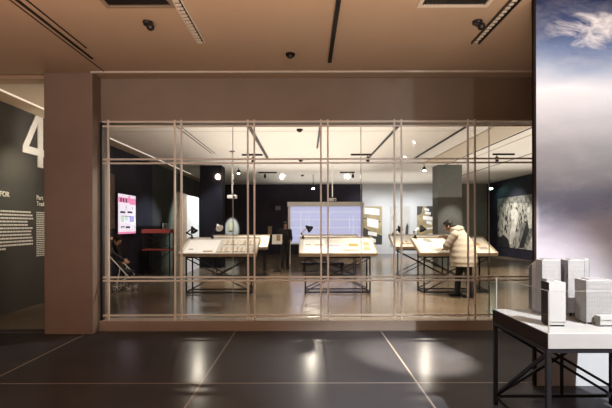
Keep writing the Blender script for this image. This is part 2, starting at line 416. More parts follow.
# partition: header, curb, column, solid end
struct(MB().box(-3.04, XR, 6.64, 6.94, 3.085, CEIL).build('wall_front_header', M['plaster']))
struct(MB().box(3.62, XR, 6.64, 6.94, 0, 3.085).build('wall_front', M['plaster']))
struct(MB().box(-3.04, 3.62, 6.55, 6.80, 0, 0.15).build('baseboard_front', M['curb'], bevel=0.006))
struct(MB().box(-3.725, -3.035, 6.37, 6.95, 0, CEIL).build('column', M['column'], bevel=0.01), 'brown plastered column at the left end of the glazing')
struct(MB().box(-3.06, 3.6, 6.60, 6.64, 3.068, 3.09).build('trim_1', M['bar']))
struct(MB().box(-3.04, XR, 6.33, 6.36, CEIL-0.022, CEIL).build('trim_2', M['whitemetal']))
struct(MB().box(XL, -3.73, 6.50, 6.75, CEIL-0.05, CEIL).build('trim_3', M['ceil_out']))
# recessed ceiling slot at left: two thin dark lines running the length of the hall
struct(MB().box(-2.80, -2.765, 0.5, 5.85, CEIL-0.008, CEIL+0.001).box(-2.70, -2.682, 0.5, 5.5, CEIL-0.006, CEIL+0.001)
       .box(-2.86, -2.845, 0.5, 6.33, CEIL-0.005, CEIL+0.001).build('trim_4', M['slot']))
struct(MB().box(-2.87, -2.845, 6.95, 13.6, CEIL-0.006, CEIL+0.001).box(-2.77, -2.75, 6.95, 13.6, CEIL-0.006, CEIL+0.001).build('trim_5', M['slot']))
# bright edge strip beside left wall, with tan soffit outside it
struct(MB().box(-4.89, -4.868, 5.0, 19.0, CEIL-0.02, CEIL).build('trim_6', M['strip']))
struct(MB().box(XL, -4.90, 6.75, YB, CEIL-0.02, CEIL).build('trim_7', M['tan_band']))
struct(MB().box(4.15, 4.95, 6.95, 15.5, CEIL-0.03, CEIL).build('trim_8', M['tan_band']))
struct(MB().box(5.05, 5.09, 6.95, 17.0, CEIL-0.012, CEIL).build('trim_9', M['slot']))
struct(MB().box(5.44, 5.47, 6.95, 17.0, CEIL-0.012, CEIL).build('trim_10', M['tan_band']))
struct(MB().box(6.9, 6.93, 6.95, 20.0, CEIL-0.012, CEIL).build('trim_11', M['slot']))
# thin ceiling joints running across the inner hall
struct(MB().box(XL+0.4, 4.1, 10.4, 10.42, CEIL-0.004, CEIL+0.001).build('trim_12', M['tan_band']))
# inner columns
struct(MB().box(-3.86, -3.07, 16.3, 17.0, 0, CEIL).build('column', M['dark_col']), 'dark square column behind the left display tables')
c = MB(); c.box(4.8, 5.68, 16.3, 17.0, 0, CEIL)
struct(c.build('column', M['grey_col']), 'grey square column behind the right display tables')

# glazed partition: glass panes and beige bars
win = bpy.data.objects.new('window_1', None); C.objects.link(win); win.location = (0, 6.62, 0.15)
struct(win, 'wide glazed partition with paired beige bars')
for x in (-2.917, -1.935, -1.839, -0.857, -0.761, 0.222, 0.325, 1.307, 1.411, 2.393, 2.496, 3.47, 3.57):
    MB().box(x-0.0125, x+0.0125, 6.605, 6.627, 0.15, 3.105).build('mullion', M['bar'], win)
for z in (3.012, 2.525, 2.466, 0.782, 0.73, 0.22):
    MB().box(-3.03, 3.62, 6.607, 6.625, z-0.012, z+0.012).build('rail', M['bar'], win)
seams = [-3.03, -1.085, 0.82, 2.725, 3.62]
for a, b in zip(seams[:-1], seams[1:]):
    p = MB().box(a+0.004, b-0.004, 6.66, 6.672, 0.15, 3.085).build('glass_pane', M['glass'], win)
    e = MB().box(b-0.005, b+0.003, 6.655, 6.675, 0.15, 3.085).build('pane_edge', M['glass_edge'], win)
MB().box(-3.03, -3.0, 6.60, 6.68, 0.15, 3.085).build('jamb', M['blackplastic'], win)

# ------------------------------------------------------------------ left wall lettering
def text_mesh(body, size, name, m, mtx, parent=None, align='LEFT'):
    cu = bpy.data.curves.new(name, 'FONT'); cu.body = body; cu.size = size; cu.extrude = 0.004; cu.align_x = align
    cu.resolution_u = 4
    t = bpy.data.objects.new(name, cu); C.objects.link(t)
    dg = bpy.context.evaluated_depsgraph_get()
    me = bpy.data.meshes.new_from_object(t.evaluated_get(dg))
    bpy.data.objects.remove(t); bpy.data.curves.remove(cu)
    me.transform(mtx); me.name = name; me.materials.clear(); me.materials.append(m)
    return me
# left wall: text reads along +Y, faces +X
WALLM = lambda y, z: Matrix.Translation((XL+0.006, y, z)) @ Matrix(((0,0,1,0),(1,0,0,0),(0,1,0,0),(0,0,0,1)))
# big numeral 4 built as strokes (outline and triangular counter)
n4 = MB()
y0, zb, H, W = 8.33, 2.70, 1.0, 0.80
def yz(u, v): return (y0+u*W, zb+v*H)
def slab(mb, pts, x1=XL+0.022, x0=XL+0.002):
    a = [mb.bm.verts.new((x0, y, z)) for y, z in pts]; b = [mb.bm.verts.new((x1, y, z)) for y, z in pts]
    n = len(pts)
    for i in range(n): mb._f([a[i], a[(i+1)%n], b[(i+1)%n], b[i]])
    mb._f(a[::-1]); mb._f(b)
slab(n4, [yz(0, .36), yz(0, .22), yz(1.0, .22), yz(1.0, .36)], XL+0.020)            # crossbar
slab(n4, [yz(.60, 0), yz(.80, 0), yz(.80, 1.0), yz(.60, 1.0)], XL+0.022)            # stem
slab(n4, [yz(0, .36), yz(.22, .36), yz(.70, 1.0), yz(.50, 1.0)], XL+0.024)          # diagonal
tag(n4.build('wall_numeral', M['text'], origin=(XL+0.01, 8.73, 2.70)), 'large white numeral 4 high on the dark left wall', 'numeral')

def words(mb, y0, y1, z, h, ragged=True):
    y = y0
    while y < y1 - 0.02:
        w = min(random.uniform(0.03, 0.095), y1 - y)
        mb.box(XL+0.002, XL+0.006, y, y+w, z, z+h)
        y += w + 0.016
wt = thing('wall_text', (XL+0.004, 8.1, 1.0), 'white exhibition paragraph under a bold heading on the left wall', 'wall text')
def part_text(body, size, y, z, parent, name='heading'):
    me = text_mesh(body, size, name, M['text'], WALLM(y, z))
    me.transform(world(parent).inverted())
    o = bpy.data.objects.new(name, me); C.objects.link(o); o.parent = parent; return o
part_text('S', 0.13, 7.57, 2.06, wt); part_text('FOR', 0.13, 7.72, 2.06, wt)
pm = MB(); 
ends = [8.62, 8.66, 8.66, 8.50, 8.52, 8.64, 8.60, 8.60, 8.67, 8.65, 8.65, 7.9]
for i, e in enumerate(ends):
    words(pm, 7.2, e, 1.79 - i*0.0605, 0.030)
pm.build('paragraph', M['text'], wt)
wt2 = thing('wall_text', (XL+0.004, 9.3, 0.9), 'narrow column of small white text close to the brown column', 'wall text')
part_text('Part', 0.13, 8.77, 2.06, wt2); part_text('Trade', 0.13, 8.77, 1.94, wt2)
pm = MB()
for i in range(24): words(pm, 8.77, 9.5 + random.uniform(-.06, .06), 1.80 - i*0.037, 0.018)
pm.build('paragraph', M['text'], wt2)

# ------------------------------------------------------------------ ceiling things
def vent(x0, x1, y0, y1, label):
    t = thing('ceiling_vent', ((x0+x1)/2, (y0+y1)/2, CEIL-0.03), label, 'vent', 'ceiling air grilles')
    fr = MB(); w = 0.04
    fr.box(x0-w, x1+w, y0-w, y0, CEIL-0.03, CEIL).box(x0-w, x1+w, y1, y1+w, CEIL-0.03, CEIL).box(x0-w, x0, y0, y1, CEIL-0.03, CEIL).box(x1, x1+w, y0, y1, CEIL-0.03, CEIL)
    fr.build('frame', M['plaster'] if x0 < 0 else M['whitemetal'], t)
    MB().box(x0, x1, y0, y1, CEIL-0.012, CEIL).build('backing', M['slot'], t)
    g = MB()
    n = 24
    for i in range(n):
        x = x0 + (i+0.5)*(x1-x0)/n; g.box(x-0.004, x+0.004, y0, y1, CEIL-0.024, CEIL-0.012)
    g.build('louvre', M['blackplastic'], t)
vent(-1.93, -1.32, 3.7, 4.40, 'dark ceiling grille with tan rim near the top left')
vent(1.14, 1.76, 3.7, 4.40, 'dark ceiling grille with white rim near the top right')

def diffuser(x, y0, y1, label):
    t = thing('linear_diffuser', (x, (y0+y1)/2, CEIL-0.02), label, 'air diffuser', 'slotted ceiling diffusers')
    MB().box(x-0.045, x+0.045, y0, y1, CEIL-0.012, CEIL).build('backing', M['slot'], t)
    MB().box(x-0.05, x-0.038, y0, y1, CEIL-0.03, CEIL).box(x+0.038, x+0.05, y0, y1, CEIL-0.03, CEIL).build('frame', M['blackplastic'] if x > 0 else M['whitemetal'], t)
    y = y0 + 0.03
    while y < y1:
        MB().box(x-0.036, x+0.014, y, y+0.034, CEIL-0.026, CEIL-0.012).build('vane', M['whitemetal'], t); y += 0.075
diffuser(-1.235, 3.6, 5.30, 'white slotted linear diffuser in the ceiling, left of centre')
diffuser(2.025, 3.6, 5.35, 'black slotted linear diffuser in the ceiling beside the right dome camera')

def track(x, y0, y1, label, w=0.035, m='black', name='ceiling_track'):
    o = MB().box(x-w/2, x+w/2, y0, y1, CEIL-0.03, CEIL).build(name, M[m])
    return tag(o, label, 'ceiling track')
track(0.318, 3.6, 5.95, 'dark ceiling track over the front hall, centre', 0.045)
track(-1.24, 7.2, 14.6, 'long black ceiling track behind the glass over the left tables', 0.07)
track(0.318, 7.2, 12.6, 'thin dark ceiling track behind the glass at the centre', 0.04)
track(2.03, 7.2, 14.6, 'dark ceiling track behind the glass over the right tables', 0.05)
track(3.55, 7.2, 14.6, 'thin dark ceiling track running toward the right column', 0.04)

def spot_head(parent, x, y, z, tilt=(0, 0.35, -1), r=0.045, lens='lens', m='black'):
    ax = Vector(tilt).normalized(); c0 = Vector((x, y, z))
    h = MB(); h.lathe(c0, [(r*0.5, -0.02), (r*0.9, 0.0), (r, 0.05), (r, 0.13)], 14, ax); b = h.build('lamp_head', M[m], parent, smooth=False)
    l = MB(); l.lathe(c0 + ax*0.13, [(r*0.85, -0.004), (r*0.85, 0.004)], 14, ax); l.build('lens', M[lens], b)
def bar_light(x0, x1, y, label, sx, lens='lens'):
    t = thing('track_light', ((x0+x1)/2, y, CEIL-0.05), label, 'ceiling light', 'short ceiling light bars')
    MB().box(x0, x1, y-0.03, y+0.03, CEIL-0.05, CEIL).build('bar', M['black'], t)
    MB().tube([(sx, y, CEIL-0.05), (sx, y, CEIL-0.10)], 0.012, 8).build('stem', M['black'], t)
    spot_head(t, sx, y, CEIL-0.11, (0.0, -0.2, -1), 0.05, 'slot' if lens is None else lens)
bar_light(-1.96, -1.33, 13.75, 'short black ceiling light bar above the left tables, nearer one', -1.62, None)
bar_light(-1.95, -1.19, 18.4, 'short black ceiling light bar above the left aisle, farther one', -1.68, None)
bar_light(1.40, 2.0, 18.4, 'short black ceiling light bar above the pale blue screen', 1.93, None)
bar_light(1.38, 2.0, 13.75, 'short black ceiling light bar between the middle and right tables', 1.90, None)
bar_light(5.74, 6.40, 13.75, 'short black ceiling light bar at the far right behind glass', 5.86, None)

def drop_lamp(x, y, label, lens='lens_hot', drop=0.35, r=0.06):
    t = thing('spotlight', (x, y, CEIL-drop-0.15), label, 'spotlight', 'glowing ceiling spotlights')
    MB().tube([(x, y, CEIL), (x, y, CEIL-drop)], 0.012, 8).build('stem', M['black'], t)
    spot_head(t, x, y, CEIL-drop, (0, -0.35, -1), r, lens)
drop_lamp(0.31, 19.2, 'bright glowing spotlight hanging above the pale blue screen', drop=0.5)
drop_lamp(4.25, 16.1, 'glowing spotlight under the ceiling beside the right grey column', drop=0.12)
drop_lamp(-2.55, 17.0, 'glowing spotlight under the ceiling right of the left dark column', 'lens', drop=0.1)
drop_lamp(9.3, 22.6, 'teal glowing spotlight in the far right corner', 'lens_teal', drop=0.25, r=0.12)

def dome_camera(x, y, label):
    t = thing('dome_camera', (x, y, CEIL-0.16), label, 'security camera', 'dome cameras')
    MB().lathe((x-0.02, y, CEIL), [(0.05, -0.03), (0.055, 0.0)], 20).build('mount', M['blackplastic'], t)
    MB().tube([(x-0.03, y, CEIL-0.02), (x+0.01, y-0.01, CEIL-0.05)], 0.03, 12).build('arm', M['blackplastic'], t)
    MB().ellipsoid((x+0.015, y-0.02, CEIL-0.065), 0.042, 0.042, 0.04).build('dome', M['blackplastic'], t, smooth=True)
dome_camera(-1.67, 4.80, 'black dome camera on the ceiling at left')
dome_camera(1.86, 4.80, 'black dome camera on the ceiling at right')
def detector(x, y, label, s=1.0):
    t = thing('smoke_detector', (x, y, CEIL-0.06*s), label, 'smoke detector', 'ceiling smoke detectors')
    MB().lathe((x, y, CEIL), [(0.055*s, -0.03*s), (0.06*s, 0)], 18).build('base', M['brown'], t)
    MB().lathe((x, y, CEIL-0.03*s), [(0.015*s, -0.03*s), (0.035*s, -0.022*s), (0.04*s, 0)], 18).build('sensor', M['blackplastic'], t)
detector(-0.195, 5.70, 'small dark detector on the front ceiling near the centre')
detector(-0.14, 10.2, 'small dark detector on the inner ceiling nearest the glass', 1.2)
detector(-0.17, 15.0, 'small dark detector on the inner ceiling, second from the glass', 1.2)
detector(-0.15, 19.5, 'small dark detector on the inner ceiling, farthest from the glass', 1.2)

def projector(x, y, z, label):
    t = thing('projector', (x, y, z-0.07), label, 'projector', 'ceiling hung projectors')
    MB().tube([(x, y, CEIL), (x, y, z+0.10)], 0.018, 10).build('pole', M['whitemetal'], t)
    MB().box(x-0.07, x+0.07, y-0.07, y+0.07, CEIL-0.015, CEIL).build('ceiling_plate', M['black'], t)
    MB().box(x-0.06, x+0.06, y-0.06, y+0.06, z+0.065, z+0.10).build('bracket', M['black'], t)
    b = MB().box(x-0.13, x+0.13, y-0.13, y+0.13, z-0.035, z+0.065).build('body', M['whitemetal'], t, bevel=0.012)
    MB().lathe((x+0.07, y-0.14, z), [(0.035, 0), (0.035, 0.025), (0.028, 0.025)], 16, (0,-1,0)).build('lens', M['blackplastic'], b)
projector(-2.17, 13.2, 2.37, 'white projector hanging from a pole over the left table')
projector(0.93, 15.75, 2.42, 'white projector hanging in front of the pale blue screen')

# ------------------------------------------------------------------ sky mural panel at right
mx0, mx1, my = 2.19, 4.30, 4.30
t = thing('sky_mural', (mx0, my+0.03, 0), 'tall panel printed with blue sky and clouds at the right', 'mural')
MB().box(mx0+0.02, mx1, my, my+0.012, 0.0, CEIL).build('print', M['sky'], t)
MB().box(mx0, mx0+0.02, my-0.004, my+0.04, 0.0, CEIL).box(mx0+0.02, mx1, my+0.012, my+0.04, 0, CEIL).build('frame', M['brown'], t)

# ------------------------------------------------------------------ model table at right foreground
TX0, TX1, TY0, TY1, TH = 1.62, 2.66, 3.0, 3.88, 0.82
t = thing('model_table', ((TX0+TX1)/2, (TY0+TY1)/2, 0), 'white topped display table on a black braced metal frame at right', 'table')
MB().box(TX0, TX1, TY0, TY1, TH-0.105, TH).build('tabletop', M['table_white'], t, bevel=0.003)
MB().box(TX0-0.006, TX0, TY0+0.002, TY1, TH-0.105, TH-0.004).build('side_shade', M['brown'], t)  # left face of the white top, its shade painted as dark brown
fw = 0.03; zt = TH-0.105
lx0, lx1, ly0, ly1 = TX0+0.01, TX1-0.03, TY0+0.02, TY1-0.02
for x in (lx0, lx1):
    for y in (ly0, ly1):
        MB().box(x-fw/2, x+fw/2, y-fw/2, y+fw/2, 0, zt).build('leg', M['black'], t)
for a, b in (((lx0,ly0),(lx1,ly0)), ((lx0,ly1),(lx1,ly1)), ((lx0,ly0),(lx0,ly1)), ((lx1,ly0),(lx1,ly1))):
    MB().bar((*a, zt-0.015), (*b, zt-0.015), 0.028).build('top_rail', M['black'], t)
    MB().bar((*a, 0.075), (*b, 0.075), 0.026).build('bottom_rail', M['black'], t)
for a, b in (((lx0, ly1, zt-0.03), (lx1, ly1, 0.08)), ((lx0, ly1, 0.08), (lx1, ly1, zt-0.03)), ((lx0+0.09, ly1-0.03, zt-0.03), (lx1, ly1-0.03, 0.15)),
             ((lx0, ly0, zt-0.03), (lx0, ly1, 0.08))):
    MB().bar(a, b, 0.022).build('brace', M['black'], t)
MB().box(2.19, 2.21, ly1-0.01, ly1+0.01, 0.075, zt).build('middle_post', M['black'], t)
# glass guard on the table
t = thing('glass_guard', ((TX0+TX1)/2, (TY0+TY1)/2, TH), 'low clear glass guard around the building models', 'glass guard')
gx0, gx1, gy0, gy1, gz = TX0+0.015, TX1-0.015, TY0+0.02, TY1-0.03, TH+0.28
MB().box(gx0-0.003, gx0+0.003, gy0, gy1, TH, gz).build('side_pane', M['glass'], t)
MB().box(gx0, gx1, gy0-0.003, gy0+0.003, TH, gz).build('front_pane', M['glass'], t)
for x, y in ((gx0, gy0), (gx0, gy1)):
    MB().box(x-0.004, x+0.004, y-0.004, y+0.004, TH, gz).build('corner_edge', M['glass_edge'], t)
MB().bar((gx0, gy0, gz), (gx0, gy1, gz), 0.003).bar((gx0, gy0, gz), (gx1, gy0, gz), 0.003).build('top_edge', M['glass_edge'], t)

# building models
def ring_bands(mb, foot, z0, z1, step, w, off=0.0025, tops=None):
    n = len(foot); cx = sum(p[0] for p in foot)/n; cy = sum(p[1] for p in foot)/n
    z = z0
    while z < z1 - w:
        f2 = [(cx + (x-cx)*(1+off/max(0.02, abs(x-cx))), cy + (y-cy)*(1+off/max(0.02, abs(y-cy)))) for x, y in foot]
        mb.prism(f2, z, z+w); z += step
def fins(mb, foot, z0, z1, count, w=0.003, faces=None):
    n = len(foot)
    for i in range(n):
        if faces is not None and i not in faces: continue
        a = Vector((*foot[i], 0)); b = Vector((*foot[(i+1)%n], 0)); k = count if isinstance(count, int) else count[i]
        for j in range(k+1):
            p = a.lerp(b, j/k); mb.bar((p.x, p.y, z0), (p.x, p.y, z1), w)
def pilotis(t, foot, z0, z1, k=4, w=0.006):
    n = len(foot)
    cx = sum(p[0] for p in foot)/n; cy = sum(p[1] for p in foot)/n
    for i in range(n):
        a = Vector((*foot[i], 0)); b = Vector((*foot[(i+1)%n], 0))
        for j in range(k):
            p = a.lerp(b, j/k); p = p.lerp(Vector((cx, cy, 0)), 0.06)
            MB().box(p.x-w/2, p.x+w/2, p.y-w/2, p.y+w/2, z0, z1).build('piloti', M['model_grey'], t)
def X(px, Y): return (px-306)*Y/F
G = 'white architectural building models'
def tower(label, foot, h, base=0.028, faces=None, body='model_white', glaz='model_dark', dark_faces=(), cnt=9, step=0.014, tops=None, core=0.82):
    n = len(foot); cx = sum(p[0] for p in foot)/n; cy = sum(p[1] for p in foot)/n
    t = thing('building_model', (cx, cy, TH), label, 'building model', G)
    b = MB(); b.use(M[body]); b.use(M[glaz]); b.use(M[body]); b.prism(foot, TH+base, TH+h, tops)
    b.bm.faces.ensure_lookup_table()
    for i, f in enumerate(b.bm.faces):
        f.material_index = 1 if i in dark_faces else 0
    b.build('tower_body', None, t)
    g = MB(); ring_bands(g, foot, TH+base, (min(tops) if tops else TH+h), step, 0.003)
    g.build('floor_band', M['model_grey' if body == 'model_white' else body], t)
    f = MB(); fins(f, foot, TH+base, (min(tops) if tops else TH+h), cnt); f.build('facade_fin', M['model_white'], t)
    pilotis(t, foot, TH, TH+base+0.002)
    c2 = [(cx+(x-cx)*core, cy+(y-cy)*core) for x, y in foot]
    MB().prism(c2, TH, TH+base+0.001).build('base_core', M['model_dark'], t)
    r = [(cx+(x-cx)*0.7, cy+(y-cy)*0.7) for x, y in foot]
    tp = max(tops) if tops else TH+h
    if not tops: MB().prism(r, tp-0.002, tp+0.006).build('roof', M['model_grey'], t)
    return t
# B1 back-left tower with stepped chamfer on its left
fA = [(X(542, 3.56), 3.56), (X(560, 3.57), 3.57), (2.045, 3.68), (2.035, 3.82), (X(541, 3.82), 3.82), (X(536, 3.70), 3.70)]
tower('tall white model tower at the back left with a stepped dark chamfered side', fA, 0.445, cnt=10, step=0.0105)
b1 = [o for o in C.objects if o.type == 'EMPTY' and o.name.startswith('building_model')][-1]
fB = [(X(532, 3.74), 3.74), (X(536.2, 3.70), 3.70), (X(541, 3.815), 3.815), (X(532, 3.82), 3.82), (X(528.5, 3.79), 3.79)]
sb = MB(); sb.use(M['model_white']); sb.use(M['model_dark']); sb.prism(fB, TH+0.02, 0, [TH+0.40, TH+0.44, TH+0.44, TH+0.40, TH+0.365]); sb.bm.faces.ensure_lookup_table()
for i, f in enumerate(sb.bm.faces): f.material_index = 1 if i in (3, 4) else 0
sb.build('stepped_wing', None, b1)
sf = MB()
for i in range(26): 
    z = TH+0.03+i*0.0135
    sf.prism([(x + (-0.002 if k in (0, 4) else 0), y-0.002) for k, (x, y) in enumerate(fB)], z, z+0.003)
fins(sf, fB, TH+0.02, TH+0.365, [4, 5, 1, 1, 3], 0.003, (0,)); sf.build('wing_grid', M['model_grey'], b1)
# B3 back right tower
fC = [(X(568, 3.56), 3.56), (X(584.5, 3.56), 3.56), (X(589, 3.64), 3.64), (X(587, 3.80), 3.80), (X(563, 3.80), 3.80), (X(561, 3.66), 3.66)]
tower('tall white model tower at the back right with a rounded right corner', fC, 0.445, dark_faces=(5, 4), cnt=9, step=0.0105)
# B2 front small tower
fD = [(X(549, 3.2), 3.2), (X(565.5, 3.2), 3.2), (X(565.5, 3.2), 3.31), (X(549, 3.2), 3.31)]
tt = thing('building_model', (1.79, 3.25, TH), 'small smooth pale grey model tower with a black left side in front', 'building model', G)
sm = MB(); sm.use(M['model_white']); sm.use(M['model_dark']); sm.prism(fD, TH+0.012, TH+0.316); sm.bm.faces.ensure_lookup_table()
sm.bm.faces[3].material_index = 1
for i, f in enumerate(sm.bm.faces): f.material_index = 1 if i == 3 else 0
sm.build('tower_body', None, tt)
sm = MB()
for k in range(1, 6): sm.box(X(549, 3.2)-0.0015, X(549, 3.2), 3.2+k*0.018, 3.2+k*0.018+0.002, TH+0.012, TH+0.31)
sm.build('side_fin', M['slot'], tt)
MB().prism([(x+(0.006 if i in (0,3) else -0.006), y+(0.006 if i < 2 else -0.006)) for i, (x, y) in enumerate(fD)], TH, TH+0.0125).build('base_core', M['model_dark'], tt)
MB().box(X(549,3.2)+0.004, X(549,3.2)+0.06, 3.24, 3.30, TH+0.316, TH+0.336).build('roof_box', M['model_grey'], tt)
# B4 right wide block
fE = [(X(586, 3.27), 3.27), (X(612.5, 3.27), 3.27), (X(612.5, 3.27), 3.405), (X(586, 3.27), 3.405)]
tower('wide white model block with an olive gridded left side, front right', fE, 0.322, base=0.016, glaz='model_green', dark_faces=(3,), cnt=16, step=0.0095)
t5 = thing('building_model', (2.17, 3.2, TH), 'lowest white model block standing in front of the wide block', 'building model', G)
MB().box(X(597.5, 3.22), X(616, 3.22), 3.19, 3.255, TH+0.012, TH+0.075).build('tower_body', M['model_white'], t5)
MB().box(X(597.5, 3.22)-0.001, X(597.5, 3.22)+0.001, 3.195, 3.25, TH+0.014, TH+0.073).build('side_glazing', M['model_green'], t5)
for k in range(8): MB().box(X(598, 3.22)+k*0.018, X(598, 3.22)+k*0.018+0.006, 3.195, 3.25, TH, TH+0.0125).build('piloti', M['model_grey'], t5)

# ------------------------------------------------------------------ inner display tables
SL0, SL1, SY0, SY1 = 0.915, 1.235, -0.15, 0.70   # tray front/back heights and depths about the front leg line
SLOPE = math.atan2(SL1-SL0, SY1-SY0)
TW = 1.46
def make_table(x, y, label):
    t = thing('display_table', (x, y, 0), label, 'table', 'sloped exhibition display tables')
    lw = 0.03; x0, x1 = x-TW/2, x+TW/2; yb = y+0.55
    for xx, yy, h in ((x0,y,0.86),(x1,y,0.86),(x0,yb,1.07),(x1,yb,1.07)):
        MB().box(xx-lw/2, xx+lw/2, yy-lw/2, yy+lw/2, 0, h).build('leg', M['black'], t)
    for a, b in (((x0,y),(x1,y)), ((x0,yb),(x1,yb)), ((x0,y),(x0,yb)), ((x1,y),(x1,yb))):
        MB().bar((*a, 0.03), (*b, 0.03), 0.028).build('bottom_rail', M['black'], t)
        MB().bar((*a, 0.82), (*b, 0.82), 0.028).build('top_rail', M['black'], t)
    for yy in (y, yb):
        MB().bar((x0, yy, 0.05), (x1, yy, 0.80), 0.022).build('brace', M['black'], t)
        MB().bar((x0, yy+0.02, 0.80), (x1, yy+0.02, 0.05), 0.022).build('brace', M['black'], t)
    R = Matrix.Translation((x, y+SY0, SL0)) @ Matrix.Rotation(SLOPE, 4, 'X')
    D = math.hypot(SY1-SY0, SL1-SL0); hw = TW/2+0.12
    MB().box(-hw, hw, 0, D, -0.035, -0.004, R).build('tray', M['tray'], t)
    r = MB(); r.box(-hw, hw, -0.02, 0.0, -0.065, 0.012, R).box(-hw, hw, D, D+0.02, -0.065, 0.018, R).box(-hw-0.02, -hw, -0.02, D+0.02, -0.065, 0.018, R).box(hw, hw+0.02, -0.02, D+0.02, -0.065, 0.018, R)
    r.build('rim', M['wood'], t)
    MB().box(-hw+0.02, hw-0.02, 0.02, D-0.02, -0.075, -0.035, R).build('underside', M['black'], t)
    return t
TXc = [-1.97, 0.71, 3.39]
Yn, Yf = 10.1, 13.0
tl = [('near display table at the left, white sheet and opened books on top', -1.97, Yn), ('near display table in the middle, in front of the blue screen', 0.71, Yn),
      ('near display table at the right where the person in the cream coat leans', 3.39, Yn),
      ('farther display table directly behind the left near table', -1.97, Yf), ('farther display table directly behind the middle near table', 0.71, Yf),
      ('farther display table behind the right near table', 3.39, Yf)]
proto = make_table(tl[0][1], tl[0][2], tl[0][0])
for lb, x, y in tl[1:]: dup(proto, (x, y, 0), lb)

def slope_m(tx, ty, u, v, rot=0.0, lift=0.0):
    """frame lying on a table's sloped tray: u from the table's centre, v up the slope"""
    return Matrix.Translation((tx, ty+SY0, SL0)) @ Matrix.Rotation(SLOPE, 4, 'X') @ Matrix.Translation((u, v, -0.004+lift)) @ Matrix.Rotation(rot, 4, 'Z')
def sheet(tx, ty, u, v, w, h, label, pats=(), m='paper', rot=0.0, name='drawing_sheet', cat='sheet', th=0.004, group='sheets on the display tables'):
    R = slope_m(tx, ty, u, v, rot)
    t = thing(name, R.translation, label, cat, group)
    MB().box(-w/2, w/2, 0, h, 0, th, R).build('page', M[m], t)
    for (a, b, c2, d, mm) in pats:
        MB().box(-w/2+a*w, -w/2+b*w, c2*h, d*h, th, th+0.0012, R).build('print', M[mm], t)
    return t
def book(tx, ty, u, v, w, h, label, rot=0.0, m='paper_cream'):
    R = slope_m(tx, ty, u, v, rot)
    t = thing('open_book', R.translation, label, 'book', 'opened books on the display tables')
    MB().box(-w/2-0.006, w/2+0.006, -0.006, h+0.006, 0, 0.004, R).build('cover', M['tanprint'], t)
    for sgn in (-1, 1):
        mb = MB(); n = 6; rows = []
        for i in range(n+1):
            q = i/n; xx = sgn*q*w/2; zz = 0.006 + 0.022*math.sin(PI*min(1, q*1.0))*(1-q*0.4)
            rows.append([R @ Vector((xx, 0, 0.004)), R @ Vector((xx, 0, zz)), R @ Vector((xx, h, zz)), R @ Vector((xx, h, 0.004))])
        mb.loft(rows).build('page', M[m], t)
        p = MB(); R2 = R
        for k in range(4): 
            p.poly([R @ Vector((sgn*w*(0.10), h*(0.15+k*0.2), 0.0268)), R @ Vector((sgn*w*0.28, h*(0.15+k*0.2), 0.0268)), R @ Vector((sgn*w*0.28, h*(0.24+k*0.2), 0.0268)), R @ Vector((sgn*w*0.10, h*(0.24+k*0.2), 0.0268))])
        p.build('print', M['ink'], t)
    return t
A = -1.97
sheet(A, Yn, -0.42, 0.06, 0.72, 0.74, 'large white sheet at the left of the left near table', ((0.12, 0.25, 0.22, 0.30, 'ink'), (0.6, 0.9, 0.06, 0.16, 'tanprint')))
book(A, Yn, 0.12, 0.10, 0.30, 0.24, 'opened book beside the white sheet on the left near table, front row', 0.05)
book(A, Yn, 0.46, 0.10, 0.28, 0.24, 'opened book in the middle of the front row, left near table', -0.04)
book(A, Yn, 0.73, 0.10, 0.20, 0.22, 'opened small book at the right end of the front row, left near table', 0.03)
book(A, Yn, 0.20, 0.50, 0.34, 0.26, 'opened book beside the white sheet on the left near table, back row', 0.04)
book(A, Yn, 0.60, 0.50, 0.36, 0.26, 'opened book at the right of the back row, left near table', -0.03)
B = 0.71
sheet(B, Yn, -0.52, 0.08, 0.50, 0.72, 'white drawing sheet at the left end of the middle near table', ((0.1, 0.35, 0.55, 0.62, 'ink'), (0.5, 0.95, 0.52, 0.60, 'tanprint')))
sheet(B, Yn, -0.06, 0.34, 0.34, 0.22, 'small grey blue print with dark outline, middle near table', ((0.08, 0.92, 0.15, 0.85, 'blueprint'),))
sheet(B, Yn, -0.06, 0.06, 0.36, 0.24, 'white caption sheet at the front of the middle near table', ((0.1, 0.5, 0.4, 0.5, 'ink'),))
sheet(B, Yn, 0.34, 0.36, 0.36, 0.24, 'orange printed sheet on the middle near table', ((0.05, 0.30, 0.2, 0.9, 'paper_cream'), (0.32, 0.97, 0.1, 0.9, 'orange')))
sheet(B, Yn, 0.30, 0.07, 0.42, 0.22, 'cream sheet with grey panorama at the front of the middle near table', ((0.1, 0.95, 0.25, 0.7, 'ink'),), 'paper_cream')
sheet(B, Yn, 0.69, 0.10, 0.24, 0.66, 'tan textured sheet at the right end of the middle near table', ((0.2, 0.8, 0.5, 0.85, 'tanprint'), (0.15, 0.75, 0.1, 0.4, 'tanprint')), 'paper_cream')
Cc = 3.39
sheet(Cc, Yn, -0.30, 0.06, 1.0, 0.76, 'very large white sheet on the right near table', ((0.1, 0.6, 0.35, 0.37, 'blueprint'), (0.1, 0.5, 0.6, 0.615, 'blueprint')))
sheet(Cc, Yn, 0.55, 0.10, 0.50, 0.64, 'cream plan at the right end of the right near table', ((0.15, 0.7, 0.5, 0.8, 'tanprint'), (0.5, 0.9, 0.15, 0.4, 'ink')), 'paper_cream')
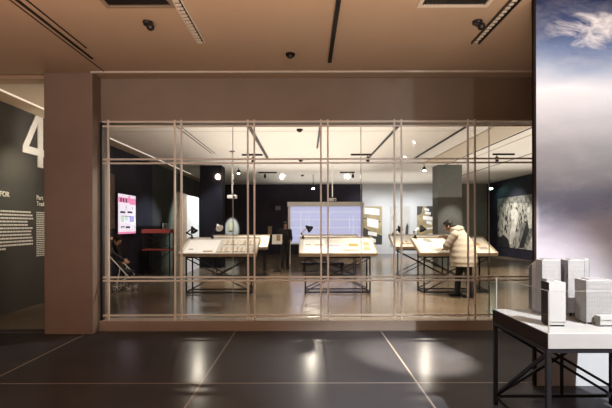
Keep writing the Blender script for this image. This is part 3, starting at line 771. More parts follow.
for nm, tx in (('left', A), ('middle', B), ('right', Cc)):
    book(tx, Yf, -0.50, 0.22, 0.36, 0.28, f'opened book at the left of the {nm} farther table', 0.05)
    sheet(tx, Yf, -0.02, 0.10, 0.46, 0.62, f'pale sheet in the middle of the {nm} farther table', ((0.15, 0.85, 0.5, 0.85, 'ink'),), 'paper')
    sheet(tx, Yf, 0.52, 0.12, 0.44, 0.55, f'tan sheet at the right of the {nm} farther table', ((0.1, 0.8, 0.15, 0.7, 'tanprint'),), 'paper_cream')

# ------------------------------------------------------------------ desk lamps
def desk_lamp(base, elbow, head, aim, label, shade='black', arm='black', on=False):
    base, elbow, head = Vector(base), Vector(elbow), Vector(head)
    t = thing('desk_lamp', base, label, 'lamp', 'articulated lamps clamped to the display tables')
    MB().lathe(base, [(0.035, -0.03), (0.035, 0.0), (0.02, 0.02), (0.012, 0.05)], 14).build('clamp', M['black'], t)
    o = Vector((0.018, 0, 0))
    MB().tube([base+Vector((0,0,0.04))-o, elbow-o], 0.010, 8).tube([base+Vector((0,0,0.04))+o, elbow+o], 0.010, 8).build('arm', M[arm], t)
    MB().ellipsoid(elbow, 0.022, 0.022, 0.022, seg=10, rings=6).build('joint', M['black'], t)
    MB().tube([elbow, head], 0.015, 8).build('upper_arm', M[arm], t)
    ax = Vector(aim).normalized()
    sh = MB().lathe(head, [(0.025, -0.05), (0.032, -0.02), (0.04, 0.0), (0.085, 0.085), (0.092, 0.10), (0.080, 0.096), (0.03, 0.01)], 18, ax).build('lamp_shade', M[shade], t, smooth=True)
    MB().ellipsoid(head+ax*0.05, 0.028, 0.028, 0.028, seg=10, rings=6).build('bulb', M['white'], sh)
    return t
yk = Yn+0.66
desk_lamp((-2.74, yk, 1.265), P(186.5, 232.5, yk), P(192.6, 228.2, yk), (0.5, -0.25, -0.8), 'black desk lamp at the left end of the left near table')
desk_lamp((-2.25, yk, 1.265), P(212, 234, yk), P(218.2, 225.8, yk), (0.5, -0.75, -0.6), 'desk lamp with white shade behind the left near table', 'white')
desk_lamp((-0.07, yk, 1.265), P(301.5, 233.5, yk), P(307.6, 227.2, yk), (0.75, -0.3, -0.55), 'black desk lamp in front of the blue screen, middle near table', 'black', 'steel')
desk_lamp((2.62, yk, 1.265), P(414, 232, yk), P(421.5, 227.3, yk), (0.35, -0.3, -0.9), 'black desk lamp by the gold poster, right near table', 'black', 'steel')
desk_lamp((2.66, Yf+0.66, 1.265), P(394, 233, Yf+0.66), P(399, 227.5, Yf+0.66), (0.3, -0.5, -0.8), 'small black desk lamp by the white poster, right farther table')

# ------------------------------------------------------------------ back wall pictures and screen
def poster(px0, px1, py0, py1, label, base, pats, Y=YB):
    a = P(px0, py1, Y); b = P(px1, py0, Y)
    t = thing('poster', ((a.x+b.x)/2, Y-0.03, a.z), label, 'poster', 'large posters on the pale back wall')
    MB().box(a.x, b.x, Y-0.045, Y-0.002, a.z, b.z).build('board', M[base], t)
    mb = MB(); w = b.x-a.x; h = b.z-a.z
    for k, (pts, mm) in enumerate(pats):
        mb.use(M[mm]); mb.poly([(a.x+u*w, Y-0.047-k*0.0007, a.z+v*h) for u, v in pts])
    mb.build('print', None, t)
q = lambda x0, x1, y0, y1, s=0.0: [(x0, y0+s), (x1, y0-s), (x1, y1-s), (x0, y1+s)]
poster(363.2, 382, 206.5, 244, 'dark poster with tilted white slabs, beside the blue screen', 'p_gold',
       [([(0,.45),(.5,.3),(.62,.0),(0,0)], 'p_dark'), ([(.45,.0),(1,.0),(1,.22),(.5,.30)], 'p_dark'), (q(.05,.85,.78,.95,.02), 'p_white'), (q(0,.9,.62,.65,.05), 'p_dark'),
        (q(.2,.8,.44,.66,.03), 'p_white'), (q(.0,.85,.38,.43,.05), 'p_gold'), (q(.25,.72,.22,.32,.02), 'p_white'), (q(.35,.66,.06,.16,.04), 'p_white')])
poster(390, 409.8, 206.5, 246, 'white poster with grey ink figures, middle of three', 'p_pale',
       [([(.05,.62),(.3,.55),(.38,.68),(.25,.82),(.08,.78)], 'p_grey'), ([(.75,.2),(.9,.18),(.93,.5),(.85,.58),(.78,.45)], 'p_dark'), ([(.02,.05),(.4,.02),(.45,.25),(.2,.4),(.05,.3)], 'p_gold'),
        ([(.4,.35),(.55,.3),(.58,.42),(.45,.5)], 'p_dark'), ([(.55,.1),(.72,.12),(.7,.3),(.58,.32)], 'p_grey')])
poster(417, 437.5, 206.5, 244, 'gold poster with stacked white blocks, next to the grey column', 'p_gold',
       [([(.45,1),(1,1),(1,.72),(.75,.62),(.6,.75)], 'p_dark'), ([(0,1),(.28,1),(.2,.8),(0,.75)], 'p_dark'), (q(.35,.58,.88,.94,.01), 'p_white'), (q(.38,.66,.78,.85,.01), 'p_white'), (q(.28,.75,.63,.73,.015), 'p_white'),
        (q(.45,.7,.52,.6,.02), 'p_white'), (q(.15,.8,.38,.42,-.03), 'p_white'), (q(.05,.95,.2,.26,-.04), 'p_white'), (q(.1,.6,.05,.12,-.04), 'p_dark')])
# pale blue screen
Ys = 18.0
a = P(288, 243, Ys); b = P(363, 203.5, Ys)
t = thing('projection_screen', ((a.x+b.x)/2, Ys, 0), 'wide pale blue glowing screen with a grey top bar', 'screen')
MB().box(a.x+0.1, b.x-0.06, Ys, Ys+0.03, a.z, b.z-0.12).build('screen_face', M['scr_blue'], t)
MB().box(a.x-0.02, b.x+0.03, Ys-0.06, Ys+0.08, b.z-0.12, b.z+0.06).build('top_bar', M['whitemetal'], t)
MB().box(a.x, a.x+0.10, Ys-0.01, Ys+0.04, 0, b.z-0.10).build('side_post', M['whitemetal'], t)
MB().box(b.x-0.06, b.x, Ys-0.01, Ys+0.04, 0, b.z-0.10).build('side_post', M['whitemetal'], t)
MB().box(a.x+0.1, b.x-0.06, Ys-0.01, Ys+0.04, a.z-0.05, a.z).build('bottom_bar', M['whitemetal'], t)
ln = MB()
for i in range(1, 5): ln.box(a.x+0.1, b.x-0.06, Ys-0.003, Ys-0.001, a.z+i*0.31, a.z+i*0.31+0.012)
for u in (0.17, 0.24, 0.28, 0.55, 0.82, 0.87): ln.box(a.x+u*3, a.x+u*3+0.014, Ys-0.003, Ys-0.001, a.z+0.3*(1+ (u*7)%1), a.z+1.0+0.3*((u*5)%1))
ln.build('graphic_line', M['scr_line'], t)
# dark floor bench behind the middle tables
t = thing('bench', (0.35, 15.0, 0), 'low dark bench in the aisle under the blue screen', 'bench')
MB().box(-0.15, 1.25, 14.8, 15.25, 0.22, 0.30).build('seat', M['black'], t, bevel=0.01)
for x in (-0.08, 1.18):
    for y in (14.86, 15.19): MB().box(x-0.03, x+0.03, y-0.03, y+0.03, 0, 0.22).build('leg', M['black'], t)

def framed(x, z0, z1, ya, yb, label, art='p_grey'):
    """small picture on the left wall"""
    t = thing('framed_picture', (XL+0.02, (ya+yb)/2, z0), label, 'picture', 'small framed pictures on the left wall')
    MB().box(XL, XL+0.035, ya, yb, z0, z1).build('frame', M['black'], t)
    MB().box(XL+0.035, XL+0.037, ya+0.06, yb-0.06, z0+0.04, z1-0.04).build('mount', M['p_grey'], t)
    MB().box(XL+0.037, XL+0.039, ya+0.22, yb-0.22, z0+0.08, z1-0.08).build('print', M['p_dark'], t)
framed(0, 1.36, 1.67, 16.3, 17.0, 'small framed picture on the left wall, nearest one')
framed(0, 1.36, 1.67, 18.1, 18.9, 'small framed picture on the left wall, farther one')
# plaques on the dark back wall
def plaque(px0, px1, py0, py1, label, m, name='wall_plaque', cat='plaque', inner=None):
    a = P(px0, py1, YB); b = P(px1, py0, YB)
    t = thing(name, ((a.x+b.x)/2, YB-0.01, a.z), label, cat)
    MB().box(a.x, b.x, YB-0.03, YB, a.z, b.z).build('board', M[m], t)
    w = (b.x-a.x)*0.14; MB().box(a.x+w, b.x-w, YB-0.034, YB-0.03, a.z+w, b.z-w).build('face', M[inner or m], t)
plaque(274.5, 281.5, 205, 211, 'grey rectangular plaque on the dark back wall left of the screen', 'slot', inner='grey_plaque')
plaque(268.0, 271.8, 226.2, 234.5, 'small tan picture low on the dark back wall left of the screen', 'wood', 'small_picture', 'picture', 'tanprint')
plaque(228.5, 234.0, 221.5, 231.0, 'small dark framed picture in the pool of light on the back wall', 'black', 'framed_picture', 'picture', 'slot')

# crowd photograph on the right wall
t = thing('photo_mural', (XR-0.03, 20.8, 0.45), 'large black and white crowd photograph on the right wall', 'photo mural')
py0, py1, pz0, pz1 = 18.6, 22.6, 0.45, 2.85
MB().box(XR-0.031, XR-0.001, py0, py1, pz0, pz1).build('print', M['crowd'], t)
fg = MB()
def pw(u, v, k=1): return (XR-0.032-0.001*k, py1-u*(py1-py0), pz0+v*(pz1-pz0))
def fig(mm, pts, k=1): fg.use(M[mm]); fg.poly([pw(u, v, k) for u, v in pts])
fig('ph_grey', [(0,.9),(0,1),(1,1),(1,.84),(.5,.86)], 1)
fig('ph_black', [(0,0),(.34,0),(.3,.16),(.16,.26),(.08,.2),(0,.22)], 2)
fig('ph_white', [(.34,.06),(.42,.10),(.5,.4),(.56,.62),(.52,.74),(.44,.78),(.36,.72),(.40,.5),(.33,.25)], 3)
fig('ph_grey', [(.58,.12),(.9,.08),(.86,.4),(.7,.5),(.58,.44)], 3)
fig('ph_black', [(.56,.02),(.66,.02),(.80,.35),(.76,.55),(.70,.4)], 4)
fig('ph_white', [(.78,.4),(.84,.38),(.88,.7),(.84,.82),(.76,.75)], 4)
fig('ph_black', [(.88,.3),(1,.34),(1,.9),(.92,.86),(.86,.6)], 5)
fig('ph_white', [(.74,.0),(1,.0),(1,.3),(.86,.26)], 4)
fig('ph_white', [(.44,.80),(.50,.79),(.52,.86),(.46,.89)], 5)
fg.build('figure_silhouettes', None, t)

# white display partition at left, standing near the dark column
t = thing('display_partition', (-3.925, 15.0, 0), 'tall white lit partition panel with a tan end beside the left column', 'partition')
MB().box(-3.97, -3.88, 13.75, 14.6, 0, 2.56).build('end_panel', M['wood'], t)
MB().box(-3.97, -3.88, 14.6, 16.25, 0, 2.54).build('face_panel', M['white'], t)

# LED screen on left wall
sy0, sy1, sz0, sz1 = 12.43, 13.69, 1.31, 2.44
t = thing('wall_screen', (XL+0.03, 13.06, 1.31), 'glowing white screen with pink header on the left wall', 'screen')
MB().box(XL, XL+0.07, sy0-0.03, sy1+0.03, sz0-0.03, sz1+0.03).build('housing', M['blackplastic'], t)
MB().box(XL+0.07, XL+0.074, sy0, sy1, sz0, sz1).build('display', M['led_white'], t)
def led(mm, u0, u1, v0, v1, k=1):
    MB_led.use(M[mm]); xx = XL+0.0745+0.0006*k
    MB_led.poly([(xx, sy0+u*(sy1-sy0), sz0+v*(sz1-sz0)) for u, v in ((u0,v0),(u1,v0),(u1,v1),(u0,v1))])
MB_led = MB()
led('led_pink', 0, 1, .76, .92); led('led_pink', 0, 1, 0, .05); led('led_white', 0, .62, .76, .79, 2)
for u in (.10, .24, .40): led('led_dark', u, u+.08, .80, .90, 3)
led('led_pink', .55, .66, .9, .98, 2)
for u, v, w, h, mm in ((.1,.52,.28,.05,'led_dark'),(.5,.53,.3,.05,'led_dark'),(.12,.30,.18,.16,'led_green'),(.36,.33,.14,.14,'led_green'),(.62,.30,.30,.16,'led_blue'),
                       (.12,.16,.22,.03,'led_dark'),(.4,.14,.26,.05,'led_dark'),(.7,.14,.18,.1,'led_white'),(.42,.62,.02,.1,'led_dark'),(.8,.64,.03,.07,'led_dark'),(.2,.44,.5,.015,'led_dark')):
    led(mm, u, u+w, v, v+h, 2)
MB_led.build('screen_graphics', None, t)
tag(MB().box(XL, XL+0.03, 11.2, 12.3, 1.46, 2.95).build('wall_panel', M['bronze']), 'brown wall panel next to the glowing screen', 'wall panel')

# red rack by left wall
t = thing('display_rack', (-4.6, 14.0, 0), 'dark braced rack with red upper board and red shelf, left wall', 'rack')
rx0, rx1 = -5.02, -4.16
for x in (rx0+0.03, rx1-0.03):
    for y in (13.75, 14.15): MB().box(x-0.015, x+0.015, y-0.015, y+0.015, 0, 1.40).build('leg', M['black'], t)
MB().box(rx0, rx1, 13.70, 14.2, 1.31, 1.43).build('upper_board', M['red'], t)
MB().box(rx0, rx1, 13.70, 14.2, 0.78, 0.82).build('shelf', M['red'], t)
MB().bar((rx0, 13.74, 0.85), (rx1, 13.74, 1.30), 0.02).build('brace', M['black'], t)
MB().bar((rx0, 13.76, 1.30), (rx1, 13.76, 0.85), 0.02).build('brace', M['black'], t)
MB().bar((rx0, 13.74, 0.05), (rx1, 13.74, 0.76), 0.02).build('brace', M['black'], t)

# small picture on a dark stand in the aisle
st = P(277, 244, 15.0)
t = thing('picture_stand', (st.x, 15.0, 0), 'dark stand holding a white picture with a brown figure, in the aisle', 'stand')
MB().box(st.x-0.12, st.x+0.12, 14.9, 15.1, 0, 0.02).box(st.x-0.015, st.x+0.015, 14.99, 15.02, 0.02, st.z+0.02).build('post', M['black'], t)
R = Matrix.Translation((st.x, 14.97, st.z)) @ Matrix.Rotation(math.radians(-28), 4, 'X')
pb = MB().box(-0.17, 0.17, 0, 0.015, 0, 0.36, R).build('picture_board', M['paper'], t)
mb = MB(); mb.use(M['tanprint']).box(-0.02, 0.11, -0.002, 0, 0.12, 0.34, R); mb.use(M['ink']).box(-0.02, 0.02, -0.003, -0.001, 0.20, 0.34, R)
mb.build('print', None, pb)

# ------------------------------------------------------------------ people
def basis(fwd):
    f = Vector(fwd).normalized(); up = Vector((0,0,1)); l = up.cross(f).normalized(); u = f.cross(l).normalized()
    return f, l, u
def hand(mb, wrist, d, n, s=1.0, side=1, curl=0.5):
    """palm + four unequal bent fingers + thumb from the side; d along hand, n palm normal (fingers curl to n)"""
    d = Vector(d).normalized(); n = Vector(n); n = (n - d*n.dot(d)).normalized(); l = n.cross(d)*side
    R = Matrix((l, d, n)).transposed()
    mb.ellipsoid(wrist + d*0.045*s, 0.042*s, 0.056*s, 0.017*s, R)
    for k, L in enumerate((0.070, 0.080, 0.074, 0.058)):
        b0 = wrist + d*0.082*s + l*(0.030 - 0.020*k)*s
        a1 = curl*0.5; a2 = curl*1.3
        p1 = b0 + (d*math.cos(a1) + n*math.sin(a1))*L*0.5*s
        p2 = p1 + (d*math.cos(a2) + n*math.sin(a2))*L*0.5*s
        mb.capsule(b0 - d*0.015*s, p1, 0.0095*s, 0.0085*s, 8); mb.capsule(p1, p2, 0.0085*s, 0.007*s, 8)
    t0 = wrist + d*0.025*s + l*0.030*s; t1 = t0 + (d*0.6 + l*0.7 + n*0.3).normalized()*0.038*s; t2 = t1 + (d*0.9 + l*0.15 + n*0.4).normalized()*0.030*s
    mb.capsule(t0, t1, 0.012*s, 0.010*s, 8); mb.capsule(t1, t2, 0.010*s, 0.008*s, 8)
def person(label, J, mats, coat_rings=None, hood=None, s=1.0, group=None, hair_style='short'):
    """J: joints dict; all world coordinates"""
    base = (J['ankL'] + J['ankR'])/2; base.z = 0
    t = thing('person', base, label, 'person', group)
    f, l, u = basis(J['face'])
    H = J['head']; Rh = Matrix((l, -f, u)).transposed()     # columns: x=left, y=back, z=up
    b = MB()
    b.ellipsoid(H + u*0.025*s, 0.073*s, 0.092*s, 0.098*s, Rh)                  # skull
    b.ellipsoid(H + f*0.022*s - u*0.045*s, 0.056*s, 0.066*s, 0.078*s, Rh)       # jaw and face
    b.capsule(H + f*0.088*s + u*0.012*s, H + f*0.108*s - u*0.020*s, 0.010*s, 0.015*s, 8)   # nose
    b.ellipsoid(H + f*0.078*s - u*0.062*s, 0.022*s, 0.014*s, 0.009*s, Rh)       # lips
    b.ellipsoid(H + f*0.072*s - u*0.098*s, 0.024*s, 0.02*s, 0.02*s, Rh)         # chin
    b.ellipsoid(H + f*0.078*s + u*0.030*s, 0.05*s, 0.012*s, 0.010*s, Rh)        # brow
    for sg in (-1, 1): b.ellipsoid(H + l*sg*0.074*s - u*0.012*s - f*0.005*s, 0.010*s, 0.020*s, 0.032*s, Rh)   # ears
    b.capsule(J['neck'], H - u*0.05*s - f*0.015*s, 0.058*s, 0.052*s)
    b.capsule(J['chest'], J['neck'], 0.125*s, 0.075*s); b.capsule(J['pelvis'], J['chest'], 0.13*s, 0.13*s)
    b.capsule(J['shL'], J['shR'], 0.062*s, 0.062*s); b.capsule(J['hipL'], J['hipR'], 0.095*s, 0.095*s)
    for k in 'LR':
        b.capsule(J['sh'+k], J['el'+k], 0.052*s, 0.042*s); b.capsule(J['el'+k], J['wr'+k], 0.042*s, 0.028*s)
        hand(b, J['wr'+k], J['hd'+k], J['hn'+k], s, 1 if k == 'L' else -1, J.get('curl'+k, 0.5))
        b.capsule(J['hip'+k], J['kn'+k], 0.085*s, 0.056*s); b.capsule(J['kn'+k], J['ank'+k], 0.054*s, 0.038*s)
    b.build('body', M['skin'], t, voxel=0.0055*s, vsmooth=3)
    for sg in (-1, 1):
        MB().ellipsoid(H + f*0.081*s + l*sg*0.030*s + u*0.012*s, 0.012*s, 0.008*s, 0.007*s, Rh, 10, 6).build('eye', M['eye'], t)
    MB().ellipsoid(H + f*0.090*s - u*0.062*s, 0.020*s, 0.006*s, 0.006*s, Rh, 10, 6).build('mouth', M['lip'], t)
    # hair
    h = MB()
    h.ellipsoid(H + u*0.040*s - f*0.014*s, 0.083*s, 0.100*s, 0.098*s, Rh)
    h.ellipsoid(H - f*0.050*s - u*0.020*s, 0.078*s, 0.062*s, 0.090*s, Rh)
    h.ellipsoid(H + f*0.055*s + u*0.085*s, 0.060*s, 0.045*s, 0.030*s, Rh)
    for sg in (-1, 1): h.ellipsoid(H + l*sg*0.070*s + u*0.02*s + f*0.012*s, 0.014*s, 0.045*s, 0.05*s, Rh)
    h.build('hair', mats['hair'], t, voxel=0.008*s, vsmooth=2)
    # trousers
    tr = MB(); tr.capsule(J['hipL'], J['hipR'], 0.105*s, 0.105*s); tr.capsule(J['pelvis'], J['pelvis']+Vector((0,0,0.1*s)), 0.14*s, 0.135*s)
    for k in 'LR':
        tr.capsule(J['hip'+k], J['kn'+k], 0.102*s, 0.074*s); tr.capsule(J['kn'+k], J['ank'+k]+Vector((0,0,0.02)), 0.073*s, 0.060*s)
    tr.build('trousers', mats['trousers'], t, voxel=0.012*s, vsmooth=3)
    for k in 'LR':
        d = Vector(J['toe'+k]).normalized(); an = J['ank'+k]
        sh = MB(); sh.capsule(Vector((an.x, an.y, 0.045*s)) - d*0.05*s, Vector((an.x, an.y, 0.04*s)) + d*0.15*s, 0.044*s, 0.036*s); sh.capsule(Vector((an.x, an.y, 0.05*s)), an, 0.045*s, 0.045*s)
        sh.build('shoe', mats['shoe'], t, voxel=0.010*s, vsmooth=2)
    # jacket
    c = MB()
    if coat_rings:
        rings = []
        for (cx, rx, ry) in coat_rings:
            rings.append([cx + Vector((rx*math.cos(2*PI*k/28), ry*math.sin(2*PI*k/28), 0)) for k in range(28)])
        c.loft(rings); ru, rl, rw = 0.088, 0.082, 0.062
        puff = True
    else:
        c.capsule(J['pelvis']+Vector((0,0,-0.02)), J['chest'], 0.155*s, 0.165*s); c.capsule(J['chest'], J['neck']-Vector((0,0,0.03)), 0.16*s, 0.085*s); c.capsule(J['shL'], J['shR'], 0.085*s, 0.085*s)
        ru, rl, rw = 0.075, 0.060, 0.045; puff = False
    for k in 'LR':
        for (p, q2, r0, r1) in ((J['sh'+k], J['el'+k], ru*s, rl*s), (J['el'+k], J['wr'+k] - (J['wr'+k]-J['el'+k]).normalized()*(0.045 if puff else 0.0), rl*s, rw*s)):
            if puff:
                n = 13; pts, rs = [], []
                for i in range(n):
                    q3 = i/(n-1); pts.append(p.lerp(q2, q3)); rs.append((r0+(r1-r0)*q3)*(1 + 0.03*math.cos(q3*PI*6)))
                c.tube(pts, rs, 16); c.ellipsoid(p, r0, r0, r0); c.ellipsoid(q2, r1*0.9, r1*0.9, r1*0.9)
            else: c.capsule(p, q2, r0, r1)
    if hood:
        for (hc, a, bb, cc) in hood: c.ellipsoid(hc, a, bb, cc)
    c.build('coat' if puff else 'jacket', mats['coat'], t, voxel=0.011*s, vsmooth=3)
    if puff:
        for k in 'LR':
            w = J['wr'+k]; d = (w-J['el'+k]).normalized()
            MB().tube([w - d*0.06, w - d*0.005], [0.045*s, 0.040*s], 14).build('cuff', M['darkcloth'], t)
    return t

# person in the cream coat leaning over the right near table
J = dict(face=(-0.84, 0.40, -0.36), head=P(448.6, 226.2, 9.80), neck=P(455.5, 231.5, 9.70), chest=P(460, 241, 9.62), pelvis=P(464.5, 257.5, 9.54),
         shL=P(454.5, 235.0, 9.53), shR=P(461, 232.8, 9.86), elL=P(446.8, 246.0, 9.58), elR=P(451.5, 238.8, 9.98), wrL=P(446.5, 248.8, 9.86), wrR=P(443.2, 236.6, 10.02),
         hdL=(-0.35, 0.9, -0.20), hnL=(0, -0.2, -1), hdR=(-1, 0.05, -0.05), hnR=(0, -0.3, -1), curlL=0.25, curlR=0.7,
         hipL=P(467, 260, 9.46), hipR=P(461.8, 260, 9.62), knL=P(468.6, 279, 9.44), knR=P(458.0, 278, 9.68),
         ankL=Vector((3.47, 9.44, 0.085)), ankR=Vector((3.26, 9.66, 0.085)), toeL=(-0.9, 0.35, 0), toeR=(-0.9, 0.4, 0))
rings = []
keys = [(266.5, 463.3, 12.4, .25), (262, 463.5, 13.2, .26), (256, 463.3, 13.3, .255), (250, 462.6, 12.8, .235), (244, 461.5, 11.8, .215), (238.5, 459.8, 10.2, .195), (234, 458.2, 8.6, .175), (230.5, 456.8, 7.0, .14), (227.5, 455.6, 5.4, .105)]
seg = []
for i in range(len(keys)-1):
    for k in range(6):
        q_ = k/6; seg.append([keys[i][j]+(keys[i+1][j]-keys[i][j])*q_ for j in range(4)])
seg.append(list(keys[-1]))
for i, (yy, xx, a, bb) in enumerate(seg):
    Y_ = 9.54 + (266 - yy)/36*0.16
    quilt = 1 + 0.012*math.cos(i*2*PI/6)
    rings.append((P(xx, yy, Y_), a*Y_/F*quilt, bb*quilt))
hood = [(P(458.8, 229.2, 9.66), 0.105, 0.12, 0.080), (P(456.5, 230.0, 9.66), 0.12, 0.13, 0.075), (P(461.5, 234.5, 9.66), 0.10, 0.14, 0.09)]
person('person in a cream puffer coat leaning over the right near table', J, dict(hair=M['hair'], trousers=M['trouser'], shoe=M['black'], coat=M['coat']), rings, hood)

# person in dark clothes standing in the aisle
def stand(px, py_feet, Y, hgt, facing, label, arms=None):
    x = (px-306)*Y/F; s = hgt/1.75; f = Vector(facing).normalized(); l = Vector((0,0,1)).cross(f)
    O = Vector((x, Y, 0)); V = lambda fo, si, z: O + f*fo*s + l*si*s + Vector((0,0,z*s))
    J = dict(face=f*0.95 + Vector((0,0,-0.25)), head=V(0.03, 0, 1.62), neck=V(0, 0, 1.46), chest=V(0, 0, 1.25), pelvis=V(0, 0, 0.97), shL=V(0, .18, 1.40), shR=V(0, -.18, 1.40),
             elL=V(0.02, .23, 1.12), elR=V(0.02, -.23, 1.12), wrL=V(0.22, .17, 1.02), wrR=V(0.22, -.17, 1.02), hdL=f, hdR=f, hnL=-l, hnR=l, hipL=V(0, .09, .92), hipR=V(0, -.09, .92),
             knL=V(.02, .10, .50), knR=V(.06, -.10, .50), ankL=V(-.06, .11, .09), ankR=V(.10, -.11, .09), toeL=f+l*0.2, toeR=f-l*0.2)
    return person(label, J, dict(hair=M['hair'], trousers=M['trouser'], shoe=M['black'], coat=M['darkcloth']), s=s)
stand(285, 268, 16.1, 1.67, (0.2, -1, 0), 'person in dark clothes standing in the aisle beside the picture stand')

# person bending over the stroller at left
s_ = 1.0; Yp = 10.75
J = dict(face=(0.80, -0.15, -0.58), head=Vector((-4.53, Yp, 1.20)), neck=Vector((-4.66, Yp, 1.20)), chest=Vector((-4.80, Yp, 1.11)), pelvis=Vector((-4.97, Yp, 0.93)),
         shL=Vector((-4.70, Yp+0.16, 1.14)), shR=Vector((-4.70, Yp-0.17, 1.14)), elL=Vector((-4.60, Yp+0.2, 0.90)), elR=Vector((-4.55, Yp-0.2, 0.88)), wrL=Vector((-4.50, Yp+0.12, 0.74)), wrR=Vector((-4.345, Yp-0.12, 0.72)),
         hdL=(0.5, -0.1, -0.6), hdR=(0.85, 0.1, -0.35), hnL=(0, -1, 0), hnR=(0, 1, -0.3), hipL=Vector((-4.97, Yp+0.09, 0.90)), hipR=Vector((-4.97, Yp-0.09, 0.90)),
         knL=Vector((-4.88, Yp+0.10, 0.49)), knR=Vector((-4.84, Yp-0.10, 0.50)), ankL=Vector((-4.95, Yp+0.11, 0.09)), ankR=Vector((-4.90, Yp-0.11, 0.09)), toeL=(1, 0.1, 0), toeR=(1, -0.1, 0))
person('person in dark clothes bending over the stroller at left', J, dict(hair=M['brown'], trousers=M['trouser'], shoe=M['black'], coat=M['darkcloth']))

# stroller
t = thing('stroller', (-4.35, 10.7, 0), 'dark folding stroller with pale frame at the left behind the glass', 'stroller')
for y in (10.50, 10.90):
    MB().tube([(-4.62, y, 0.84), (-4.17, y, 0.35)], 0.014, 8).build('side_bar', M['whitemetal'], t)
    MB().tube([(-4.36, y, 0.555), (-4.44, y, 0.10)], 0.013, 8).build('rear_strut', M['whitemetal'], t)
    MB().tube([(-4.17, y, 0.35), (-4.30, y, 0.27), (-4.46, y, 0.22)], 0.010, 8).build('lower_bar', M['whitemetal'], t)
    MB().tube([(-4.20, y, 0.36), (-4.155, y, 0.08)], 0.010, 8).build('front_fork', M['black'], t)
    for cx, r in ((-4.44, 0.10), (-4.155, 0.075)):
        w = MB(); n = 24
        w.tube([(cx+r*0.86*math.cos(2*PI*k/n), y, r+r*0.86*math.sin(2*PI*k/n)) for k in range(n+1)], r*0.14, 8, False)
        w = w.build('wheel', M['rubber'], t, smooth=True)
        sp = MB(); sp.lathe((cx, y-0.012, r), [(r*0.22, 0), (r*0.22, 0.024)], 10, (0,1,0))
        for k in range(5): sp.bar((cx, y, r), (cx+r*0.8*math.cos(2*PI*k/5+.3), y, r+r*0.8*math.sin(2*PI*k/5+.3)), 0.012)
        sp.build('spokes', M['whitemetal'], w)
MB().tube([(-4.62, 10.50, 0.84), (-4.66, 10.55, 0.88), (-4.66, 10.85, 0.88), (-4.62, 10.90, 0.84)], 0.016, 8).build('handle', M['black'], t)
MB().tube([(-4.44, 10.50, 0.10), (-4.44, 10.90, 0.10)], 0.008, 8).build('axle', M['whitemetal'], t)
st_ = MB(); st_.loft([[Vector((-4.52, y, 0.78)), Vector((-4.38, y, 0.50)), Vector((-4.16, y, 0.46)), Vector((-4.16, y, 0.42)), Vector((-4.42, y, 0.45)), Vector((-4.56, y, 0.76))] for y in (10.52, 10.7, 10.88)])
st_.build('seat', M['darkcloth'], t)

# ------------------------------------------------------------------ lights
def aim(o, target):
    d = Vector(target) - o.location; o.rotation_euler = d.to_track_quat('-Z', 'Y').to_euler()
def spot(loc, target, energy, angle, col=(1, .92, .80), blend=0.5, r=0.05, name='spot'):
    l = bpy.data.lights.new(name, 'SPOT'); l.energy = energy; l.color = col; l.spot_size = math.radians(angle); l.spot_blend = blend; l.shadow_soft_size = r
    o = bpy.data.objects.new(name, l); C.objects.link(o); o.location = loc; aim(o, target); return o
def area(loc, target, energy, sx, sy, col=(1, .92, .80), name='area', spread=180):
    l = bpy.data.lights.new(name, 'AREA'); l.energy = energy; l.color = col; l.shape = 'RECTANGLE'; l.size = sx; l.size_y = sy; l.spread = math.radians(spread)
    o = bpy.data.objects.new(name, l); C.objects.link(o); o.location = loc; aim(o, target); return o
# front hall: unseen warm fills added to light the ceiling, tilted away from the glazing
for x, e, cc in ((-3.6, 75, (1, .44, .27)), (-1.4, 185, (1, .58, .36)), (0.7, 235, (1, .70, .45)), (2.6, 150, (1, .74, .52))):
    area((x, 1.0, 0.6), (x, 0.0, 3.4), e, 1.2, 0.6, cc, 'uplight_fill')
for x, tx, e, cc in ((-3.0, -3.3, 370, (1, .76, .64)), (-0.8, -0.8, 300, (1, .79, .67)), (1.4, 1.5, 200, (1, .82, .72))):
    spot((x, -1.9, 3.2), (tx, 6.6, 2.5), e, 44, cc, 1.0, 0.08, 'front_fill')  # added fills behind the camera to brighten bars, header and column
spot((-3.2, -1.9, 3.2), (-3.4, 6.5, 1.2), 60, 22, (1, .80, .68), 1.0, 0.08, 'front_fill')  # same added fill, aimed low on the column
# spots over the model table and mural
spot((3.0, 1.2, 3.62), (2.0, 3.3, 0.8), 1850, 46, (1, .985, .96), 0.6, 0.02, 'model_spot')
spot((-0.6, 1.4, 3.5), (1.9, 3.6, 1.0), 330, 36, (1, .95, .86), 0.6, 0.04, 'model_fill_spot')  # added fill that lifts the left facets of the models
spot((2.6, 2.8, 3.62), (1.27, 5.28, 0.0), 4600, 18.5, (1, .84, .64), 0.75, 0.02, 'floor_patch_spot')  # second lamp added to strengthen the lit patch on the floor
spot((2.75, 2.1, 3.6), (2.65, 4.3, 2.85), 150, 62, (.95, .97, 1.0), 0.9, 0.05, 'mural_spot')
spot((2.6, 1.6, 3.3), (2.7, 4.3, 1.7), 40, 70, (1, .97, .95), 1.0, 0.05, 'mural_spot')  # weak fill added for the lower mural
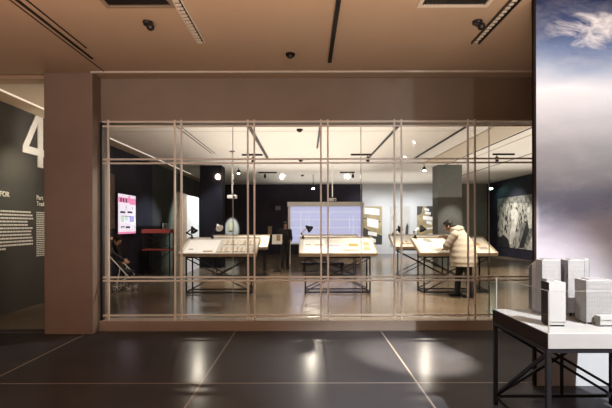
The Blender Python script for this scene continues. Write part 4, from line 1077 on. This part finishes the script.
# inner hall
area((-0.1, 12.9, 2.55), (-0.1, 12.9, 3.73), 240, 5.2, 10.0, (1, .92, .82), 'ceiling_fill')  # unseen area fills added in mid-air to lighten the inner ceiling
area((6.6, 12.5, 2.55), (6.6, 12.5, 3.73), 190, 5.0, 10.5, (1, .92, .82), 'ceiling_fill')
area((2.5, 20.8, 2.75), (2.5, 20.8, 3.73), 100, 8.0, 4.5, (1, .95, .88), 'ceiling_fill')
for x, tx in ((-2.2, -2.0), (0.6, 0.7), (3.2, 3.3)):
    spot((x, 8.9, 3.6), (tx, 10.4, 1.0), (220 if x < 3 else 140), 46, (1, .97, .92), 0.6, 0.06, 'table_spot')
    spot((x+0.1, 12.0, 3.6), (tx, 13.4, 1.0), 150, 46, (1, .96, .90), 0.6, 0.06, 'table_spot')
spot((3.9, 8.2, 3.6), (3.3, 9.9, 0.9), 70, 50, (1, .90, .76), 0.7, 0.06, 'coat_spot')
for px in (372, 400, 428):
    x = (px-306)*23/F
    spot((x, 20.4, 3.6), (x, 24.0, 1.5), 540, 62, (.97, .98, 1.0), 0.8, 0.06, 'poster_spot')
spot((-2.6, 16.1, 3.6), (-3.88, 15.3, 1.5), 560, 75, (.88, .94, 1.0), 0.6, 0.05, 'panel_spot')
spot((-3.97, 22.3, 3.6), (-3.97, 24.0, 1.4), 9500, 17, (.95, 1.0, .62), 0.5, 0.05, 'wall_spot')
spot((-3.6, 16.4, 3.65), (-5.28, 16.7, 1.2), 1500, 70, (.86, 1.0, .85), 0.7, 0.05, 'picture_spot')
spot((-3.6, 18.6, 3.65), (-5.28, 18.7, 1.2), 1200, 70, (.86, 1.0, .85), 0.7, 0.05, 'picture_spot')
spot((-3.9, 9.3, 3.6), (-4.35, 10.7, 0.4), 110, 34, (1, .9, .8), 0.6, 0.05, 'stroller_spot')  # added only to brighten the stroller
spot((7.4, 20.6, 3.6), (9.7, 20.6, 1.6), 650, 70, (1, .95, .85), 0.7, 0.05, 'photo_spot')
spot((-4.2, 12.6, 3.6), (-4.6, 13.9, 1.2), 160, 40, (1, .9, .8), 0.6, 0.05, 'rack_spot')
spot((5.2, 15.0, 3.6), (5.3, 16.3, 0.9), 420, 40, (1, .95, .85), 0.7, 0.05, 'column_spot')
spot((-4.1, 7.6, 3.6), (-5.28, 8.3, 2.0), 260, 54, (1, .90, .68), 0.9, 0.05, 'text_spot')
spot((-4.3, 8.3, 3.0), (-5.28, 8.75, 3.25), 30, 90, (1, .95, .85), 0.9, 0.05, 'numeral_spot')
spot((0.2, 8.6, 3.4), (-3.03, 6.5, 1.4), 420, 34, (1, .92, .78), 0.8, 0.05, 'jamb_spot')
area((-4.35, 8.2, 2.3), (-4.35, 8.2, 3.73), 9, 0.7, 1.6, (1, .70, .42), 'passage_fill')  # unseen fill added to warm the passage ceiling
# pools on the inner floor
for x, y in ((-0.95, 12.2), (2.4, 18.6), (5.5, 19.5), (6.2, 14.0), (2.05, 11.6), (3.9, 8.6), (1.0, 8.6)):
    spot((x, y, 3.65), (x, y+0.1, 0), 950, 80, (1, .84, .64), 0.8, 0.06, 'floor_spot')

# ceiling spotlights that face the front hall
for x, y, z, e in ((0.2, 17.5, 3.45, 330), (4.25, 16.0, 3.45, 190), (-3.70, 15.3, 3.5, 190)):
    spot((x, y, z), (x*0.3, 5.5, 0), e, 30, (1, .88, .72), 0.6, 0.07, 'facing_spot')
# ------------------------------------------------------------------ world, camera
w = bpy.data.worlds.new('world'); bpy.context.scene.world = w; w.use_nodes = True
w.node_tree.nodes['Background'].inputs[0].default_value = (0.30, 0.26, 0.34, 1); w.node_tree.nodes['Background'].inputs[1].default_value = 0.10
cam = bpy.data.cameras.new('camera'); cam.sensor_width = 36; cam.lens = F/612*36; cam.shift_y = 21/612; cam.clip_end = 100
co = bpy.data.objects.new('camera', cam); C.objects.link(co); co.location = (0, 0, EYE); co.rotation_euler = Euler((PI/2, 0, 0))
co.rotation_euler = (Matrix.Rotation(PI/2, 3, 'X') @ Matrix.Rotation(-0.0022, 3, 'Z')).to_euler()
sc = bpy.context.scene; sc.camera = co
sc.view_settings.view_transform = 'Standard'
sc.view_settings.exposure = 0.0
sc.cycles.use_denoising = True
sc.cycles.max_bounces = 10; sc.cycles.transparent_max_bounces = 16
sc.cycles.sample_clamp_indirect = 4.0
sc.cycles.caustics_reflective = False; sc.cycles.caustics_refractive = False
